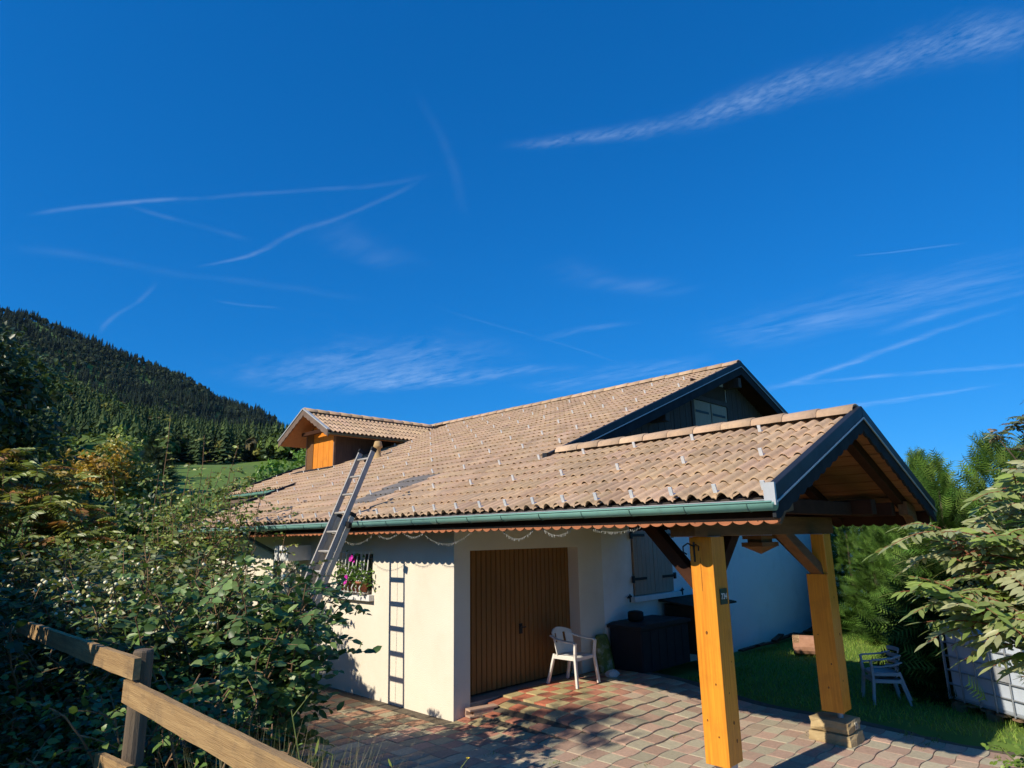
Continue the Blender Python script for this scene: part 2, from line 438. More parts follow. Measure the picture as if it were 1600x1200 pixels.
def hill(x, y):
    dx = np.asarray(x, dtype=float) - CAM.x; dy = np.asarray(y, dtype=float) - CAM.y
    r = np.hypot(dx, dy); az = np.degrees(np.arctan2(dy, dx)); az = np.where(az < -90, az + 360, az)
    en = np.interp(az, AZ_T, E_NEAR); ef = np.interp(az, AZ_T, E_FAR)
    zn = np.maximum(en * 520 - 11, 1); zf = np.maximum(ef * 1300 - 20, 10)
    k0 = .175 * np.clip((az - 128) / 18, 0.05, 1)
    z = np.where(r < 300, k0 * np.maximum(r - 95, 0), k0 * 205 + (zn - k0 * 205) * np.clip((r - 300) / 220, 0, 1))
    z = np.where(r > 520, zn - (zn * 0.25) * ss(520, 720, r), z)
    z = np.where(r > 720, zn * 0.75 + (zf - zn * 0.75) * np.clip((r - 720) / 580, 0, 1), z)
    z = np.where(r > 1300, zf - (zf * 0.35) * ss(1300, 2600, r), z)
    bump = 3.5 * np.sin(x * .031 + 1.3) * np.sin(y * .027) + 2.0 * np.sin(x * .083) * np.cos(y * .071 + .6)
    z = z + bump * ss(130, 320, r)
    return z


def ground_z(x, y):
    x = np.asarray(x, dtype=float); y = np.asarray(y, dtype=float)
    z = 0.6 * ss(-2.9, -4.6, y)
    z = z - 0.12 * ss(3.6, 8.0, y)
    z = z + 0.04 * np.sin(x * 1.7) * np.sin(y * 1.3) * ss(-2.8, -3.6, y) * ss(-5.2, -4.4, y)
    return z + hill(x, y)


def make_ground():
    ang = np.linspace(0, 2 * np.pi, 193)[:-1]
    rad = np.concatenate([np.linspace(0.25, 16, 64), np.geomspace(16.5, 3200, 70)])
    cx, cy = 1.0, 0.0
    X = cx + rad[:, None] * np.cos(ang); Y = cy + rad[:, None] * np.sin(ang)
    Z = ground_z(X, Y)
    inside = ss(PX0 - 0.05, PX0 + 0.3, X) * ss(PX1 + 0.05, PX1 - 0.3, X) * ss(PY0 - 0.05, PY0 + 0.3, Y) * ss(PY1 + 0.05, PY1 - 0.3, Y)
    Z = Z - 0.14 * inside - 0.02
    V = np.stack([X, Y, Z], -1).reshape(-1, 3)
    V = np.vstack([V, [[cx, cy, float(Z[0].mean())]]])
    n, m = len(rad), len(ang)
    i, j = np.meshgrid(np.arange(n - 1), np.arange(m), indexing='ij')
    a = i * m + j; b = i * m + (j + 1) % m; c = (i + 1) * m + (j + 1) % m; d = (i + 1) * m + j
    T = np.concatenate([np.stack([a, b, c], -1).reshape(-1, 3), np.stack([a, c, d], -1).reshape(-1, 3)])
    k = np.arange(m)
    T = np.concatenate([T, np.stack([np.full(m, n * m), (k + 1) % m, k], -1)])
    o = np_obj('ground', V, T[:, ::-1], MAT['ground'], smooth=True)
    tag(o, 'green meadow ground rising to wooded hills', None, kind='structure')


make_ground()
# road behind the fence, where the viewer stands
rd = MB()
rd.box(-40, 60, -9.2, -5.35, 0.3, 0.612)
tag(rd.build('road', MAT['asphalt']), 'grey asphalt lane in front of the fence', None, kind='structure')


# ------------------------------------------------------------------ paved yard: joints sheet with pavers laid on it
def make_pavement():
    xs = np.linspace(PX0, PX1, 60); ys = np.linspace(PY0, PY1, 40)
    X, Y = np.meshgrid(xs, ys, indexing='ij')
    Z = pave_z(X, Y) - 0.019
    n, m = X.shape
    V = np.stack([X, Y, Z], -1).reshape(-1, 3)
    i, j = np.meshgrid(np.arange(n - 1), np.arange(m - 1), indexing='ij')
    a = (i * m + j).ravel()
    F = np.stack([a, a + m, a + m + 1, a + 1], -1)
    pav = np_obj('pavement', V, F, MAT['joint'])
    tag(pav, 'paved yard of worn red and buff interlocking pavers', None, kind='structure')
    W, L = 0.20, 0.26
    def paver_mesh(par):
        sgn = 1 if par else -1
        g = 0.0028
        def xe(t): return sgn * 0.015 * math.sin(math.pi * t / L)
        out = []
        N = 5
        for k in range(N + 1):
            t = L * k / N; out.append((W - g + xe(t), min(max(t, g), L - g)))
        for k in range(N, -1, -1):
            t = L * k / N; out.append((g + xe(t), min(max(t, g), L - g)))
        c = (W / 2, L / 2)
        ins = [(c[0] + (p[0] - c[0]) * 0.965, c[1] + (p[1] - c[1]) * 0.972) for p in out]
        n = len(out)
        vs = [(p[0], p[1], -0.03) for p in out] + [(p[0], p[1], -0.003) for p in out] + [(p[0], p[1], 0.0) for p in ins]
        fs = []
        for q in range(n):
            r2 = (q + 1) % n
            fs += [(q, r2, n + r2, n + q), (n + q, n + r2, 2 * n + r2, 2 * n + q)]
        # cap as quads across the two wavy sides
        for q in range(N):
            fs.append((2 * n + q, 2 * n + q + 1, 2 * n + n - 2 - q, 2 * n + n - 1 - q))
        return np.array(vs), fs
    PM = [paver_mesh(0), paver_mesh(1)]
    cells = []
    rg = random.Random(3)
    for i in range(int((PX1 - PX0 - .1) / W)):
        for j in range(int((PY1 - PY0 - .05) / L)):
            x = PX0 + 0.03 + i * W; y = PY0 + 0.03 + j * L
            if x < -0.02 and y + L > 0.02: continue
            chk = (i + j) % 2
            d = math.hypot(x - 0.2, (y - 1.0) * 0.7)
            fade = min(1, max(0, (d - 0.45) / 1.1))
            red = np.array((0.50, 0.17, 0.10)); yel = np.array((0.50, 0.40, 0.20))
            pk = np.array((0.50, 0.345, 0.265)); gr = np.array((0.475, 0.43, 0.315))
            c = (red * (1 - fade) + pk * fade) if chk else (yel * (1 - fade) + gr * fade)
            if rg.random() < 0.18 * fade: c = (pk + gr) / 2
            if x < -0.3: c = np.array((0.47, 0.27, 0.17)) if chk else np.array((0.42, 0.37, 0.24))
            c = c * rg.uniform(0.82, 1.14)
            dist = math.dist((x, y, 0), CAM)
            cells.append((dist, x, y, j % 2, tuple(c), rg.uniform(-.004, .003), rg.uniform(-.014, .014)))
    # the largest in view become single pavers
    fr = _f; 
    def vis(c):
        p = Vector((c[1] + .1, c[2] + .13, 0)) - CAM
        zf = p.dot(fr); u = 800 + 1018 * p.dot(_r) / zf; v = 600 - 1018 * p.dot(_u) / zf
        return 545 < u < 1620 and v < 1215 and not (u < 700 and v > 1180)
    cells.sort()
    near = [c for c in cells if vis(c)][:290]
    keep = set(id(c) for c in near)
    me = []
    for vs, fs in PM:
        mm = bpy.data.meshes.new('paver'); mm.from_pydata([tuple(v) for v in vs], [], fs); mm.materials.append(MAT['paver_obj']); mm.update(); me.append(mm)
    def frame(c):
        x, y = c[1], c[2]; e = 0.1
        zx = float(pave_z(x + W / 2 + e, y + L / 2) - pave_z(x + W / 2 - e, y + L / 2)) / (2 * e)
        zy = float(pave_z(x + W / 2, y + L / 2 + e) - pave_z(x + W / 2, y + L / 2 - e)) / (2 * e)
        z = float(pave_z(x + W / 2, y + L / 2)) - zx * W / 2 - zy * L / 2 + c[5]
        return np.array([[1, 0, 0, x], [0, 1, 0, y], [zx + c[6] * .4, zy + c[6], 1, z]])
    for c in near:
        m34 = frame(c)
        inst('paver', me[c[3]], pav, Matrix([list(r) for r in m34] + [[0, 0, 0, 1]]), c[4])
    V = []; F4 = []; Cc = []; off = 0
    for c in cells:
        if id(c) in keep: continue
        vs, fs = PM[c[3]]; A = frame(c)
        V.append(vs @ A[:, :3].T + A[:, 3]); Cc.append(np.tile(c[4], (len(vs), 1)))
        F4.append(np.array(fs) + off); off += len(vs)
    o = np_obj('paver_field', np.vstack(V), np.vstack(F4), MAT['paver_attr'], pav, np.vstack(Cc))
    tag(o, kind='stuff')


make_pavement()

# ------------------------------------------------------------------ house
S = 0.393
TH = math.atan(S)
EY, EZ = -0.66, 2.545            # tile edge at the eave
RY = 8.05                        # main ridge
CRY = 1.69                       # carport ridge
RX, CX = 0.44, 4.69              # verge of the main roof, verge of the carport
LX, LX2 = -8.4, -12.6            # left verges
STEP = 1.95                      # eave of the set-back part


def roof_z(y):
    return EZ + S * (y - EY)


RZ = roof_z(RY); CRZ = roof_z(CRY)
house = thing('house', 'cream chalet house with tan tiled roof, dormer and brown garage door', 'house', (-4, 8, 0))


def wall_grid(mb, us, zs, holes, mk):
    for a in range(len(us) - 1):
        for b in range(len(zs) - 1):
            um = (us[a] + us[a + 1]) / 2; zm = (zs[b] + zs[b + 1]) / 2
            if any(h[0] < um < h[1] and h[2] < zm < h[3] for h in holes): continue
            mb.box(*mk(us[a], us[a + 1], zs[b], zs[b + 1]))


# sunlit eaves wall with the small window
w = MB()
WIN = (-2.9, -1.92, 1.42, 2.06)
wall_grid(w, [-8.0, -2.9, -1.92, 0.0], [-0.35, 1.42, 2.06, 2.60], [WIN], lambda a, b, c, d: (a, b, 0.0, 0.22, c, d))
w.build('wall', MAT['wall_sun'], house)['label'] = 'sunlit cream roughcast wall under the long eave'
# gable wall facing the carport
w = MB()
DOOR = (0.28, 2.56, -1, 2.06); WIN2 = (4.02, 5.28, 1.2, 2.42)
wall_grid(w, [0.22, 0.28, 2.56, 3.18], [-0.4, 1.2, 2.06, 2.42], [DOOR, WIN2], lambda a, b, c, d: (-0.22, 0.0, a, b, c, d))
w.build('wall', MAT['wall_sun'], house)['label'] = 'shaded cream wall round the garage door'
w = MB()
wall_grid(w, [3.18, 4.02, 5.28, 16.1], [-0.4, 1.2, 2.06, 2.42], [DOOR, WIN2], lambda a, b, c, d: (-0.22, 0.0, a, b, c, d))
w.prism([(0.22, 2.42), (16.1, 2.42), (16.1, roof_z(0) - 0.18), (RY, RZ - 0.2), (0.22, roof_z(0.22) - 0.18)], 'x', -0.22, 0.0)
w.build('wall', MAT['wall_white'], house)['label'] = 'shaded white roughcast gable wall behind the carport'
w = MB()
w.prism([(0.222, -.4), (2.5, -.4), (2.5, roof_z(2.5) - .2), (0.222, roof_z(.222) - .2)], 'x', -8.0, -7.78)
w.box(-12.2, -7.78, 2.5, 2.72, -0.4, 3.55)
w.box(-12.2, -11.98, 2.72, 16.1, -0.4, 3.6)
w.prism([(2.72, 3.6), (16.1, 3.6), (RY, RZ - 0.25)], 'x', -12.2, -11.98)
w.box(-12.2, -0.22, 15.88, 16.1, -0.4, 2.6)
w.build('wall', MAT['wall_white'], house)

# roof deck under the tiles
D = 0.055
def deck_poly(y0, y1, t=0.11):
    return [(y0, roof_z(y0) - D), (y1, roof_z(y1) - D), (y1, roof_z(y1) - D - t), (y0, roof_z(y0) - D - t)]


rf = MB()
rf.prism(deck_poly(EY + .05, STEP), 'x', LX + .05, RX - .06)
rf.prism(deck_poly(STEP + .002, RY), 'x', LX2 + .05, RX - .06)
def back(y): return RZ - S * (y - RY)
rf.prism([(RY + .002, RZ - D), (16.76, back(16.76) - D), (16.76, back(16.76) - D - .11), (RY + .002, RZ - D - .11)], 'x', LX2 + .05, RX - .06)
roof = rf.build('roof', MAT['underlay'], house)

TW, WAVE, PY = 0.28, 0.14, 0.322   # tile width, wave, course in plan
SL = PY / math.cos(TH)


def tile_shape(cols=2, length=None, nseg=12, lift=0.026):
    """pan-and-roll tile: width along +x, slope along +y, height +z; origin at its lower left corner"""
    length = length or SL + 0.05
    pts = []
    for c in range(cols):
        for k in range(nseg):
            u = k / nseg
            h = 0.042 * max(0.0, math.sin(math.pi * min(1, u / 0.66))) ** 0.7 if u < 0.66 else (-0.016 if u > 0.9 else 0.0)
            pts.append(((c + u) * WAVE, h))
    pts.append((cols * WAVE, -0.016))
    n = len(pts); vs = []
    for (x, h) in pts: vs.append((x, 0.002, h + lift - 0.014))
    for (x, h) in pts: vs.append((x, -0.003, h + lift - 0.004))
    for (x, h) in pts: vs.append((x, 0.004, h + lift))
    for (x, h) in pts: vs.append((x, length, h - 0.004))
    fs = []
    for r in range(3):
        for k in range(n - 1):
            fs.append((r * n + k, r * n + k + 1, (r + 1) * n + k + 1, (r + 1) * n + k))
    return np.array(vs), np.array(fs)


TV, TF = tile_shape()
TILE_ME = bpy.data.meshes.new('roof_tile'); TILE_ME.from_pydata([tuple(v) for v in TV], [], [tuple(f) for f in TF]); TILE_ME.materials.append(MAT['tile_obj']); TILE_ME.update()
for _p in TILE_ME.polygons: _p.use_smooth = True
TILE_C = np.array((0.48, 0.335, 0.22))
trg = random.Random(5)


def tile_colour(x=0, y=0):
    c = TILE_C * trg.choice((trg.uniform(0.9, 1.1), trg.uniform(0.8, 1.17)))
    c = c * np.array((1, 1 + trg.uniform(-.03, .03), 1 + trg.uniform(-.06, .05)))
    return c


def slope_frame(x, y, z, dirx, dirs, nrm):
    return Matrix(((dirx[0], dirs[0], nrm[0], x), (dirx[1], dirs[1], nrm[1], y), (dirx[2], dirs[2], nrm[2], z), (0, 0, 0, 1)))


FX = Vector((1, 0, 0)); FS = Vector((0, math.cos(TH), math.sin(TH))); FN = Vector((0, -math.sin(TH), math.cos(TH)))


def lay_tiles(spots, part_parent, n_single, mat_name='roof_tile', field='roof_tile_field'):
    """spots: (matrix, colour); the n_single nearest ones become objects"""
    spots = sorted(spots, key=lambda s: (s[0].translation - CAM).length)
    for M, c in spots[:n_single]:
        inst('roof_tile', TILE_ME, part_parent, M, tuple(c))
    rest = spots[n_single:]
    if rest:
        V = []; F = []; Cc = []
        for i, (M, c) in enumerate(rest):
            A = np.array(M)
            V.append(TV @ A[:3, :3].T + A[:3, 3]); F.append(TF + i * len(TV)); Cc.append(np.tile(c, (len(TV), 1)))
        o = np_obj(field, np.vstack(V), np.vstack(F), MAT['tile_attr'], part_parent, np.vstack(Cc), smooth=True)
        tag(o, kind='stuff')


def in_dormer(x, y):
    return -10.9 < x < -9.7 and y > 3.8


house_spots = []; port_spots = []
NR = int((RY - EY) / PY)
ncol0 = int(round((CX - 0.09 - LX2) / TW))
for r in range(NR):
    y = EY + r * PY
    for k in range(ncol0):
        x = CX - 0.09 - (k + 1) * TW
        on_port = x > RX - 0.25
        if on_port and y > CRY - 0.18: continue
        if not on_port and y > 1.45 and x + TW > RX - 0.02: continue
        if y < STEP - 0.1 and x < LX - 0.05: continue
        if x < LX2: continue
        if in_dormer(x + .14, y): continue
        zo = trg.uniform(-.0025, .0035)
        c = tile_colour(x, y)
        # a darker, slate-grey strip of replaced tiles next to the ladder, and lifted columns beside it
        if -2.62 < x + .14 < -1.95 and -0.15 < y < 1.2:
            c = np.array((0.20, 0.185, 0.175)) * trg.uniform(.9, 1.12)
        if (-1.98 < x + .14 < -1.68 and -0.4 < y < 0.5): zo += 0.020
        if (-6.3 < x + .14 < -6.0 and 0.6 < y < 2.3): zo += 0.014
        p = Vector((x + trg.uniform(-.003, .003), y + trg.uniform(-.005, .005), roof_z(y))) + FN * (zo - 0.036)
        ang = trg.uniform(-.009, .009)
        dx = (FX * math.cos(ang) + FS * math.sin(ang)); ds = (FS * math.cos(ang) - FX * math.sin(ang))
        M = slope_frame(p.x, p.y, p.z, dx, ds, FN)
        (port_spots if on_port else house_spots).append((M, c))
lay_tiles(house_spots, roof, 300)

# back slope, out of sight: tiles in long runs
bk = []
BS = Vector((0, -math.cos(TH), math.sin(TH))); BN = Vector((0, math.sin(TH), math.cos(TH)))
for r in range(NR):
    for k in range(46):
        x = RX - 0.05 - k * TW
        y = 16.76 - r * PY
        if x - TW < LX2: continue
        p = Vector((x, y, back(y))) + BN * -0.036
        bk.append((slope_frame(p.x, p.y, p.z, (-1, 0, 0), BS, BN), tile_colour()))
lay_tiles(bk, roof, 0)

# ridge caps
def ridge_mesh(length=0.42):
    m = MB(); seg = 8
    vs = []; fs = []
    for e, (yy, rr) in enumerate(((0.0, 1.0), (length - .06, 0.90), (length, 0.88))):
        for k in range(seg + 1):
            t = math.pi * (k / seg)
            vs.append((yy, -math.cos(t) * 0.155 * rr, math.sin(t) ** 0.8 * 0.115 * rr - 0.065))
    n = seg + 1
    for e in range(2):
        for k in range(seg):
            fs.append((e * n + k, e * n + k + 1, (e + 1) * n + k + 1, (e + 1) * n + k))
    base = len(vs)
    for k in range(seg + 1):
        t = math.pi * (k / seg)
        vs.append((0.004, -math.cos(t) * 0.135, math.sin(t) ** 0.8 * 0.096 - 0.068))
    for k in range(seg): fs.append((base + k, base + k + 1, k + 1, k))
    m.add(vs, fs)
    me = m.mesh('ridge_tile', MAT['tile_obj'])
    for p in me.polygons: p.use_smooth = True
    return me


RIDGE_ME = ridge_mesh()
def ridge_run(x0, x1, y, z, parent):
    n = int((x1 - x0) / 0.375)
    for i in range(n + 1):
        x = x1 - i * 0.375
        if x - .38 < x0: break
        M = Matrix.Translation((x, y, z + trg.uniform(-.004, .004))) @ Matrix.Rotation(math.pi + trg.uniform(-.012, .012), 4, 'Z')
        inst('ridge_tile', RIDGE_ME, parent, M, tuple(tile_colour() * 1.05))


ridge_run(LX2, RX - 0.02, RY, RZ + 0.045, roof)

# snow guards
g = MB()
g.box(-0.018, 0.018, 0.012, 0.05, 0.0, 0.005)
g.add([(-.018, 0, 0.0), (.018, 0, 0.0), (.018, 0.0, .075), (-.018, 0.0, .075), (-.018, .012, 0), (.018, .012, 0), (.018, .012, .075), (-.018, .012, .075)],
      [(0, 1, 2, 3), (7, 6, 5, 4), (0, 4, 5, 1), (3, 2, 6, 7), (0, 3, 7, 4), (1, 5, 6, 2)])
GUARD_ME = g.mesh('snow_guard', MAT['guard'])


def guards(parent, on_port):
    yb = EY + 0.03
    rows = [(yb, 0.42, 0.0)] + [(0.35 + q * 0.965, 0.84, 0.42 * (q % 2)) for q in range(8)]
    for (y, sp, off) in rows:
        x = 4.58 if sp < 0.5 else 4.15 - off
        while x > LX2 + 0.2:
            port = x > RX - 0.1
            ok = (port == on_port)
            if port and y > CRY - 0.15: ok = False
            if not port and x > RX - 0.12 and y > 1.4: ok = False
            if y < STEP and x < LX: ok = False
            if in_dormer(x, y) or (-11.1 < x < -9.4 and y > 3.4 and y > 3.4 + max(0, 0)): ok = False
            if ok:
                p = Vector((x, y, roof_z(y))) + FN * 0.012
                inst('snow_guard', GUARD_ME, parent, slope_frame(p.x, p.y, p.z, FX, FS, FN))
            x -= sp


guards(roof, False)


# gutters: half-round trough along x
def gutter_mesh(x0, x1, y, z, r=0.066, seg=12):
    m = MB(); vs = []; fs = []
    for x in (x0, x1):
        for rr in (r, r - 0.004):
            for k in range(seg + 1):
                t = math.pi + math.pi * k / seg
                vs.append((x, y + math.cos(t) * rr, z + math.sin(t) * rr))
    n = seg + 1
    for k in range(seg):
        fs += [(k, k + 1, 2 * n + k + 1, 2 * n + k), (n + k, 3 * n + k, 3 * n + k + 1, n + k + 1)]
    fs += [(0, 2 * n, 3 * n, n), (n - 1, 2 * n - 1, 4 * n - 1, 3 * n - 1)]
    for b in (0, 2 * n):
        fs.append(tuple(b + k for k in range(n)))
    m.add(vs, fs)
    m.tube([(x0, y - r, z + .002), (x1, y - r, z + .002)], 0.009, 6)
    return m


def strap_mesh(r=0.0675):
    m = MB(); pts = []
    for k in range(11):
        t = math.pi + math.pi * k / 10
        pts.append((0, math.cos(t) * r, math.sin(t) * r))
    for a, b in zip(pts[:-1], pts[1:]): m.bar(a, b, 0.012, 0.005, up=(1, 0, 0))
    return m.mesh('gutter_strap', MAT['copper_dark'])


STRAP_ME = strap_mesh()
GY, GZ = -0.685, 2.468


def gutter(x0, x1, y, z, parent, mat, first=0.25, step=0.56):
    gt = gutter_mesh(x0, x1, y, z).build('gutter', mat, parent)
    for p in gt.data.polygons: p.use_smooth = True
    x = x1 - first
    while x > x0 + .05:
        inst('gutter_strap', STRAP_ME, gt, Matrix.Translation((x, y, z)))
        x -= step
    return gt


gutter(-8.45, RX - 0.01, GY, GZ, house, MAT['copper'], 0.37)
gutter(-12.55, -8.46, STEP - 0.03, roof_z(STEP) - 0.08, house, MAT['copper'])
# drip flashing over the gutter
fl = MB(); fl.prism([(EY + .06, EZ - 0.052), (GY - .01, GZ + .022), (GY - .01, GZ + .016), (EY + .06, EZ - 0.060)], 'x', -8.42, RX - 0.004)
fl.build('eave_flashing', MAT['zinc'], house)
dp = MB(); dp.tube([(-5.0, GY, GZ - .06), (-5.0, GY, GZ - .16), (-5.0, -0.12, GZ - .45), (-5.0, -0.08, GZ - .6), (-5.0, -0.08, 0.05)], 0.042, 10)
dp.build('downpipe', MAT['copper_dark'], house, smooth=True)


def scallop(x0, x1, ztop, zb, y0, y1, per=0.13, amp=0.034, n=8):
    m = MB(); top = []; bot = []
    k = int((x1 - x0) / per)
    per = (x1 - x0) / k
    for i in range(k):
        for q in range(n):
            u = q / n
            x = x0 + (i + u) * per
            a = abs(math.sin(math.pi * u)) ** 0.7
            if i % 2: a *= 0.8
            top.append((x, ztop)); bot.append((x, zb + amp * (1 - a)))
    top.append((x1, ztop)); bot.append((x1, zb + amp))
    return m.strip(top, bot, 'y', y0, y1)


_bb = MB(); _bb.box(-8.3, RX - .01, -.556, -.53, 2.32, 2.398); _bb.build('eave_shade_board', MAT['dark_timber'], house)  # dark strip standing in for the shaded gap below the gutter
scallop(-8.3, RX - 0.01, 2.352, 2.297, -0.602, -0.58).build('fascia_board', MAT['fascia'], house)['label'] = 'scalloped orange brown fascia board under the gutter'
# boxed soffit under the eave and set-back eave board
so = MB(); so.box(-8.3, RX - .01, -0.578, -0.004, 2.40, 2.42); so.build('soffit', MAT['dark_timber'], house)
so = MB(); so.box(-12.4, -8.05, STEP + .02, STEP + .04, roof_z(STEP) - .33, roof_z(STEP) - .12); so.build('fascia_board', MAT['barge_brown'], house)


def verge(x0, x1, y0, y1, zf, mat_top, mat_board, parent, drop=0.23, scal=False, cap=True):
    """metal verge flashing with a barge board below; runs in y, height from zf(y)"""
    f = MB()
    f.prism([(y0, zf(y0) + .062), (y1, zf(y1) + .062), (y1, zf(y1) - .075), (y0, zf(y0) - .075)], 'x', x0, x1)
    o = f.build('verge_flashing', mat_top, parent, bevel=0.006)
    lip = MB(); lip.bar((x1 + .004, y0, zf(y0) - .068), (x1 + .004, y1, zf(y1) - .068), 0.012, 0.014)
    lip.build('verge_lip', MAT['zinc'], o)
    b = MB(); n = 60 if scal else 2
    top = []; bot = []
    for i in range(n + 1):
        y = y0 + (y1 - y0) * i / n
        s = 0.0
        if scal:
            L = abs(y1 - y0) * i / n
            s = 0.035 * (1 - abs(math.sin(math.pi * L / 0.17)) ** 0.6)
        top.append((y, zf(y) - .079)); bot.append((y, zf(y) - drop + s))
    b.strip(top, bot, 'x', x1 - .04, x1 - .012)
    b.build('barge_board', mat_board, parent)
    return o


verge(RX - .055, RX + .01, 1.47, RY - .002, roof_z, MAT['slate_metal'], MAT['barge'], house, drop=0.25)
verge(RX - .055, RX + .01, RY + .002, 16.7, back, MAT['slate_metal'], MAT['barge'], house, drop=0.25)
verge(LX - .06, LX + .0, EY, STEP, roof_z, MAT['slate_metal'], MAT['barge'], house)
verge(LX2 - .06, LX2, STEP, RY - .002, roof_z, MAT['slate_metal'], MAT['barge'], house)
ec = MB(); ec.box(RX - .07, RX + .02, 1.38, 1.468, roof_z(1.42) - .10, roof_z(1.42) + .07); ec.build('verge_cap', MAT['slate_metal'], house)
# purlin ends, rafters under the main verge
for yy, zz, nm in ((RY, RZ - .42, 'ridge_purlin'), (4.9, roof_z(4.9) - .30, 'purlin'), (11.2, back(11.2) - .30, 'purlin')):
    p = MB(); p.box(0.002, RX - .06, yy - .07, yy + .07, zz - .12, zz + .10); p.build(nm, MAT['gable_board'], house, bevel=.006)
so = MB(); so.prism([(1.8, roof_z(1.8) - .17), (RY, RZ - .17), (RY, RZ - .19), (1.8, roof_z(1.8) - .19)], 'x', 0.003, RX - .06)
so.prism([(RY + .002, RZ - .17), (16.6, back(16.6) - .17), (16.6, back(16.6) - .19), (RY + .002, RZ - .19)], 'x', 0.003, RX - .06)
so.build('soffit', MAT['dark_timber'], house)
# vertical gable boards
y = 2.3
while y < 13.7:
    zt = (roof_z(y + .06) if y < RY else back(y + .06)) - .21
    z0 = 3.32
    if not (6.42 < y + .06 < 8.1) and zt > z0 + .05:
        q = MB(); q.box(0.003, 0.022 + .004 * (int(y * 10) % 2), y, y + 0.112, z0, zt); q.build('gable_board', MAT['gable_board'], house)
    y += 0.118
# upper shuttered window in the gable
win = MB(); win.box(0.003, 0.05, 6.42, 6.52, 3.7, 5.12); win.box(0.003, 0.05, 8.0, 8.1, 3.7, 5.12); win.box(0.003, 0.05, 6.52, 8.0, 5.02, 5.12)
wf = win.build('gable_window', MAT['gable_board'], house)
for a, b in ((6.54, 7.22), (7.27, 7.96)):
    q = MB(); q.box(0.02, 0.045, a, b, 3.75, 5.0); q.build('shutter', MAT['shutter'], wf, bevel=.004)
    q = MB(); q.box(0.047, 0.056, a + .03, b - .1, 4.74, 4.79); q.build('strap_hinge', MAT['iron'], wf)
q = MB(); q.box(0.003, 0.03, 6.52, 8.0, 5.12, RZ - .5); q.build('gable_panel', MAT['hutch'], house)

# shuttered window of the gable wall
q = MB()
q.box(-0.06, -0.02, 4.02, 5.28, 1.2, 2.42)
gw = q.build('window', MAT['shutter'], house)
q = MB(); q.box(-0.10, 0.10, 3.92, 5.40, 1.11, 1.2); q.build('sill', MAT['sill'], gw, bevel=.006)
for a, b in ((4.035, 4.645), (4.655, 5.265)):
    sh = MB()
    k = 5; pw = (b - a) / k
    for i in range(k): sh.box(0.004, 0.034, a + i * pw + .002, a + (i + 1) * pw - .002, 1.215, 2.41)
    sh.build('shutter', MAT['shutter'], gw)
    for zz in (1.46, 2.20):
        hg = MB(); yy0, yy1 = (a - .05, a + .36) if a < 4.3 else (b - .36, b + .05)
        hg.box(0.036, 0.046, yy0, yy1, zz, zz + .045)
        e = yy0 if a < 4.3 else yy1
        hg.box(0.03, 0.055, e - .03, e + .03, zz - .035, zz + .075)
        hg.build('strap_hinge', MAT['iron'], gw)
for yy in (3.84, 5.52):
    hk = MB(); hk.box(0.0, 0.06, yy - .012, yy + .012, 1.18, 1.2); hk.box(0.045, 0.06, yy - .012, yy + .012, 1.12, 1.25); hk.box(0.045, 0.06, yy - .05, yy + .05, 1.2, 1.225)
    hk.build('shutter_hook', MAT['iron'], gw)

# garage door: upright slats on a dark leaf, set back in its opening
q = MB(); q.box(-0.245, -0.222, 0.28, 2.56, 0.17, 2.06)
gd = q.build('garage_door', MAT['garage_back'], house)
gd['label'] = 'brown up-and-over garage door of upright slats'
ns = 24; pw = 2.28 / ns
for i in range(ns):
    y0 = 0.28 + i * pw
    q = MB()
    q.prism([(-0.221, y0 + .006), (-0.200, y0 + .015), (-0.200, y0 + pw - .009), (-0.221, y0 + pw - .002)], 'z', 0.19, 2.055)
    q.build('slat', MAT['garage'], gd)
q = MB(); q.box(-0.199, -0.185, 1.40, 1.46, 0.86, 1.0); q.bar((-.185, 1.43, .95), (-.15, 1.43, .95), .02, .02); q.bar((-.15, 1.37, .95), (-.15, 1.49, .95), .018, .018, up=(1, 0, 0))
q.build('handle', MAT['iron'], gd)
q = MB(); q.box(-0.5, -0.002, 0.281, 2.559, -0.1, 0.155); q.build('threshold', MAT['concrete'], house)

# small window with bowed grille on the sunlit wall
q = MB()
for a in (WIN[0], WIN[1] - .05): q.box(a, a + .05, 0.10, 0.15, WIN[2], WIN[3])
q.box(WIN[0] + .05, WIN[1] - .05, .10, .15, WIN[3] - .05, WIN[3]); q.box(WIN[0] + .05, WIN[1] - .05, .10, .15, WIN[2], WIN[2] + .05)
q.box(-2.435, -2.385, .10, .15, WIN[2] + .05, WIN[3] - .05)
sw = q.build('window', MAT['white_paint'], house)
q = MB(); q.box(WIN[0] + .01, WIN[1] - .01, 0.155, 0.165, WIN[2] + .01, WIN[3] - .01); q.build('pane', MAT['glass'], sw)
q = MB(); q.box(WIN[0] - .06, WIN[1] + .06, -0.09, 0.099, 1.33, 1.418); q.build('sill', MAT['sill'], sw, bevel=.006)
for i in range(9):
    x = WIN[0] + .06 + i * (WIN[1] - WIN[0] - .12) / 8
    q = MB(); q.tube([(x, -.03, 2.05), (x, -.06, 1.75), (x, -.13, 1.62), (x, -.19, 1.52), (x, -.17, 1.46), (x, -.08, 1.44)], 0.008, 6)
    q.build('grille_bar', MAT['white_paint'], sw)
for zz, yy in ((2.04, -.035), (1.455, -.15), (1.62, -.135)):
    q = MB(); q.tube([(WIN[0], yy, zz), (WIN[1], yy, zz)], 0.008, 6); q.build('grille_rail', MAT['white_paint'], sw)
# white panel catching the sun below the far eave
q = MB(); q.box(-4.18, -3.84, -0.42, -0.002, 1.9, 2.15); q.box(-4.36, -4.24, -.42, -.002, 1.9, 2.15); q.build('porch_panel', MAT['white_paint'], house)

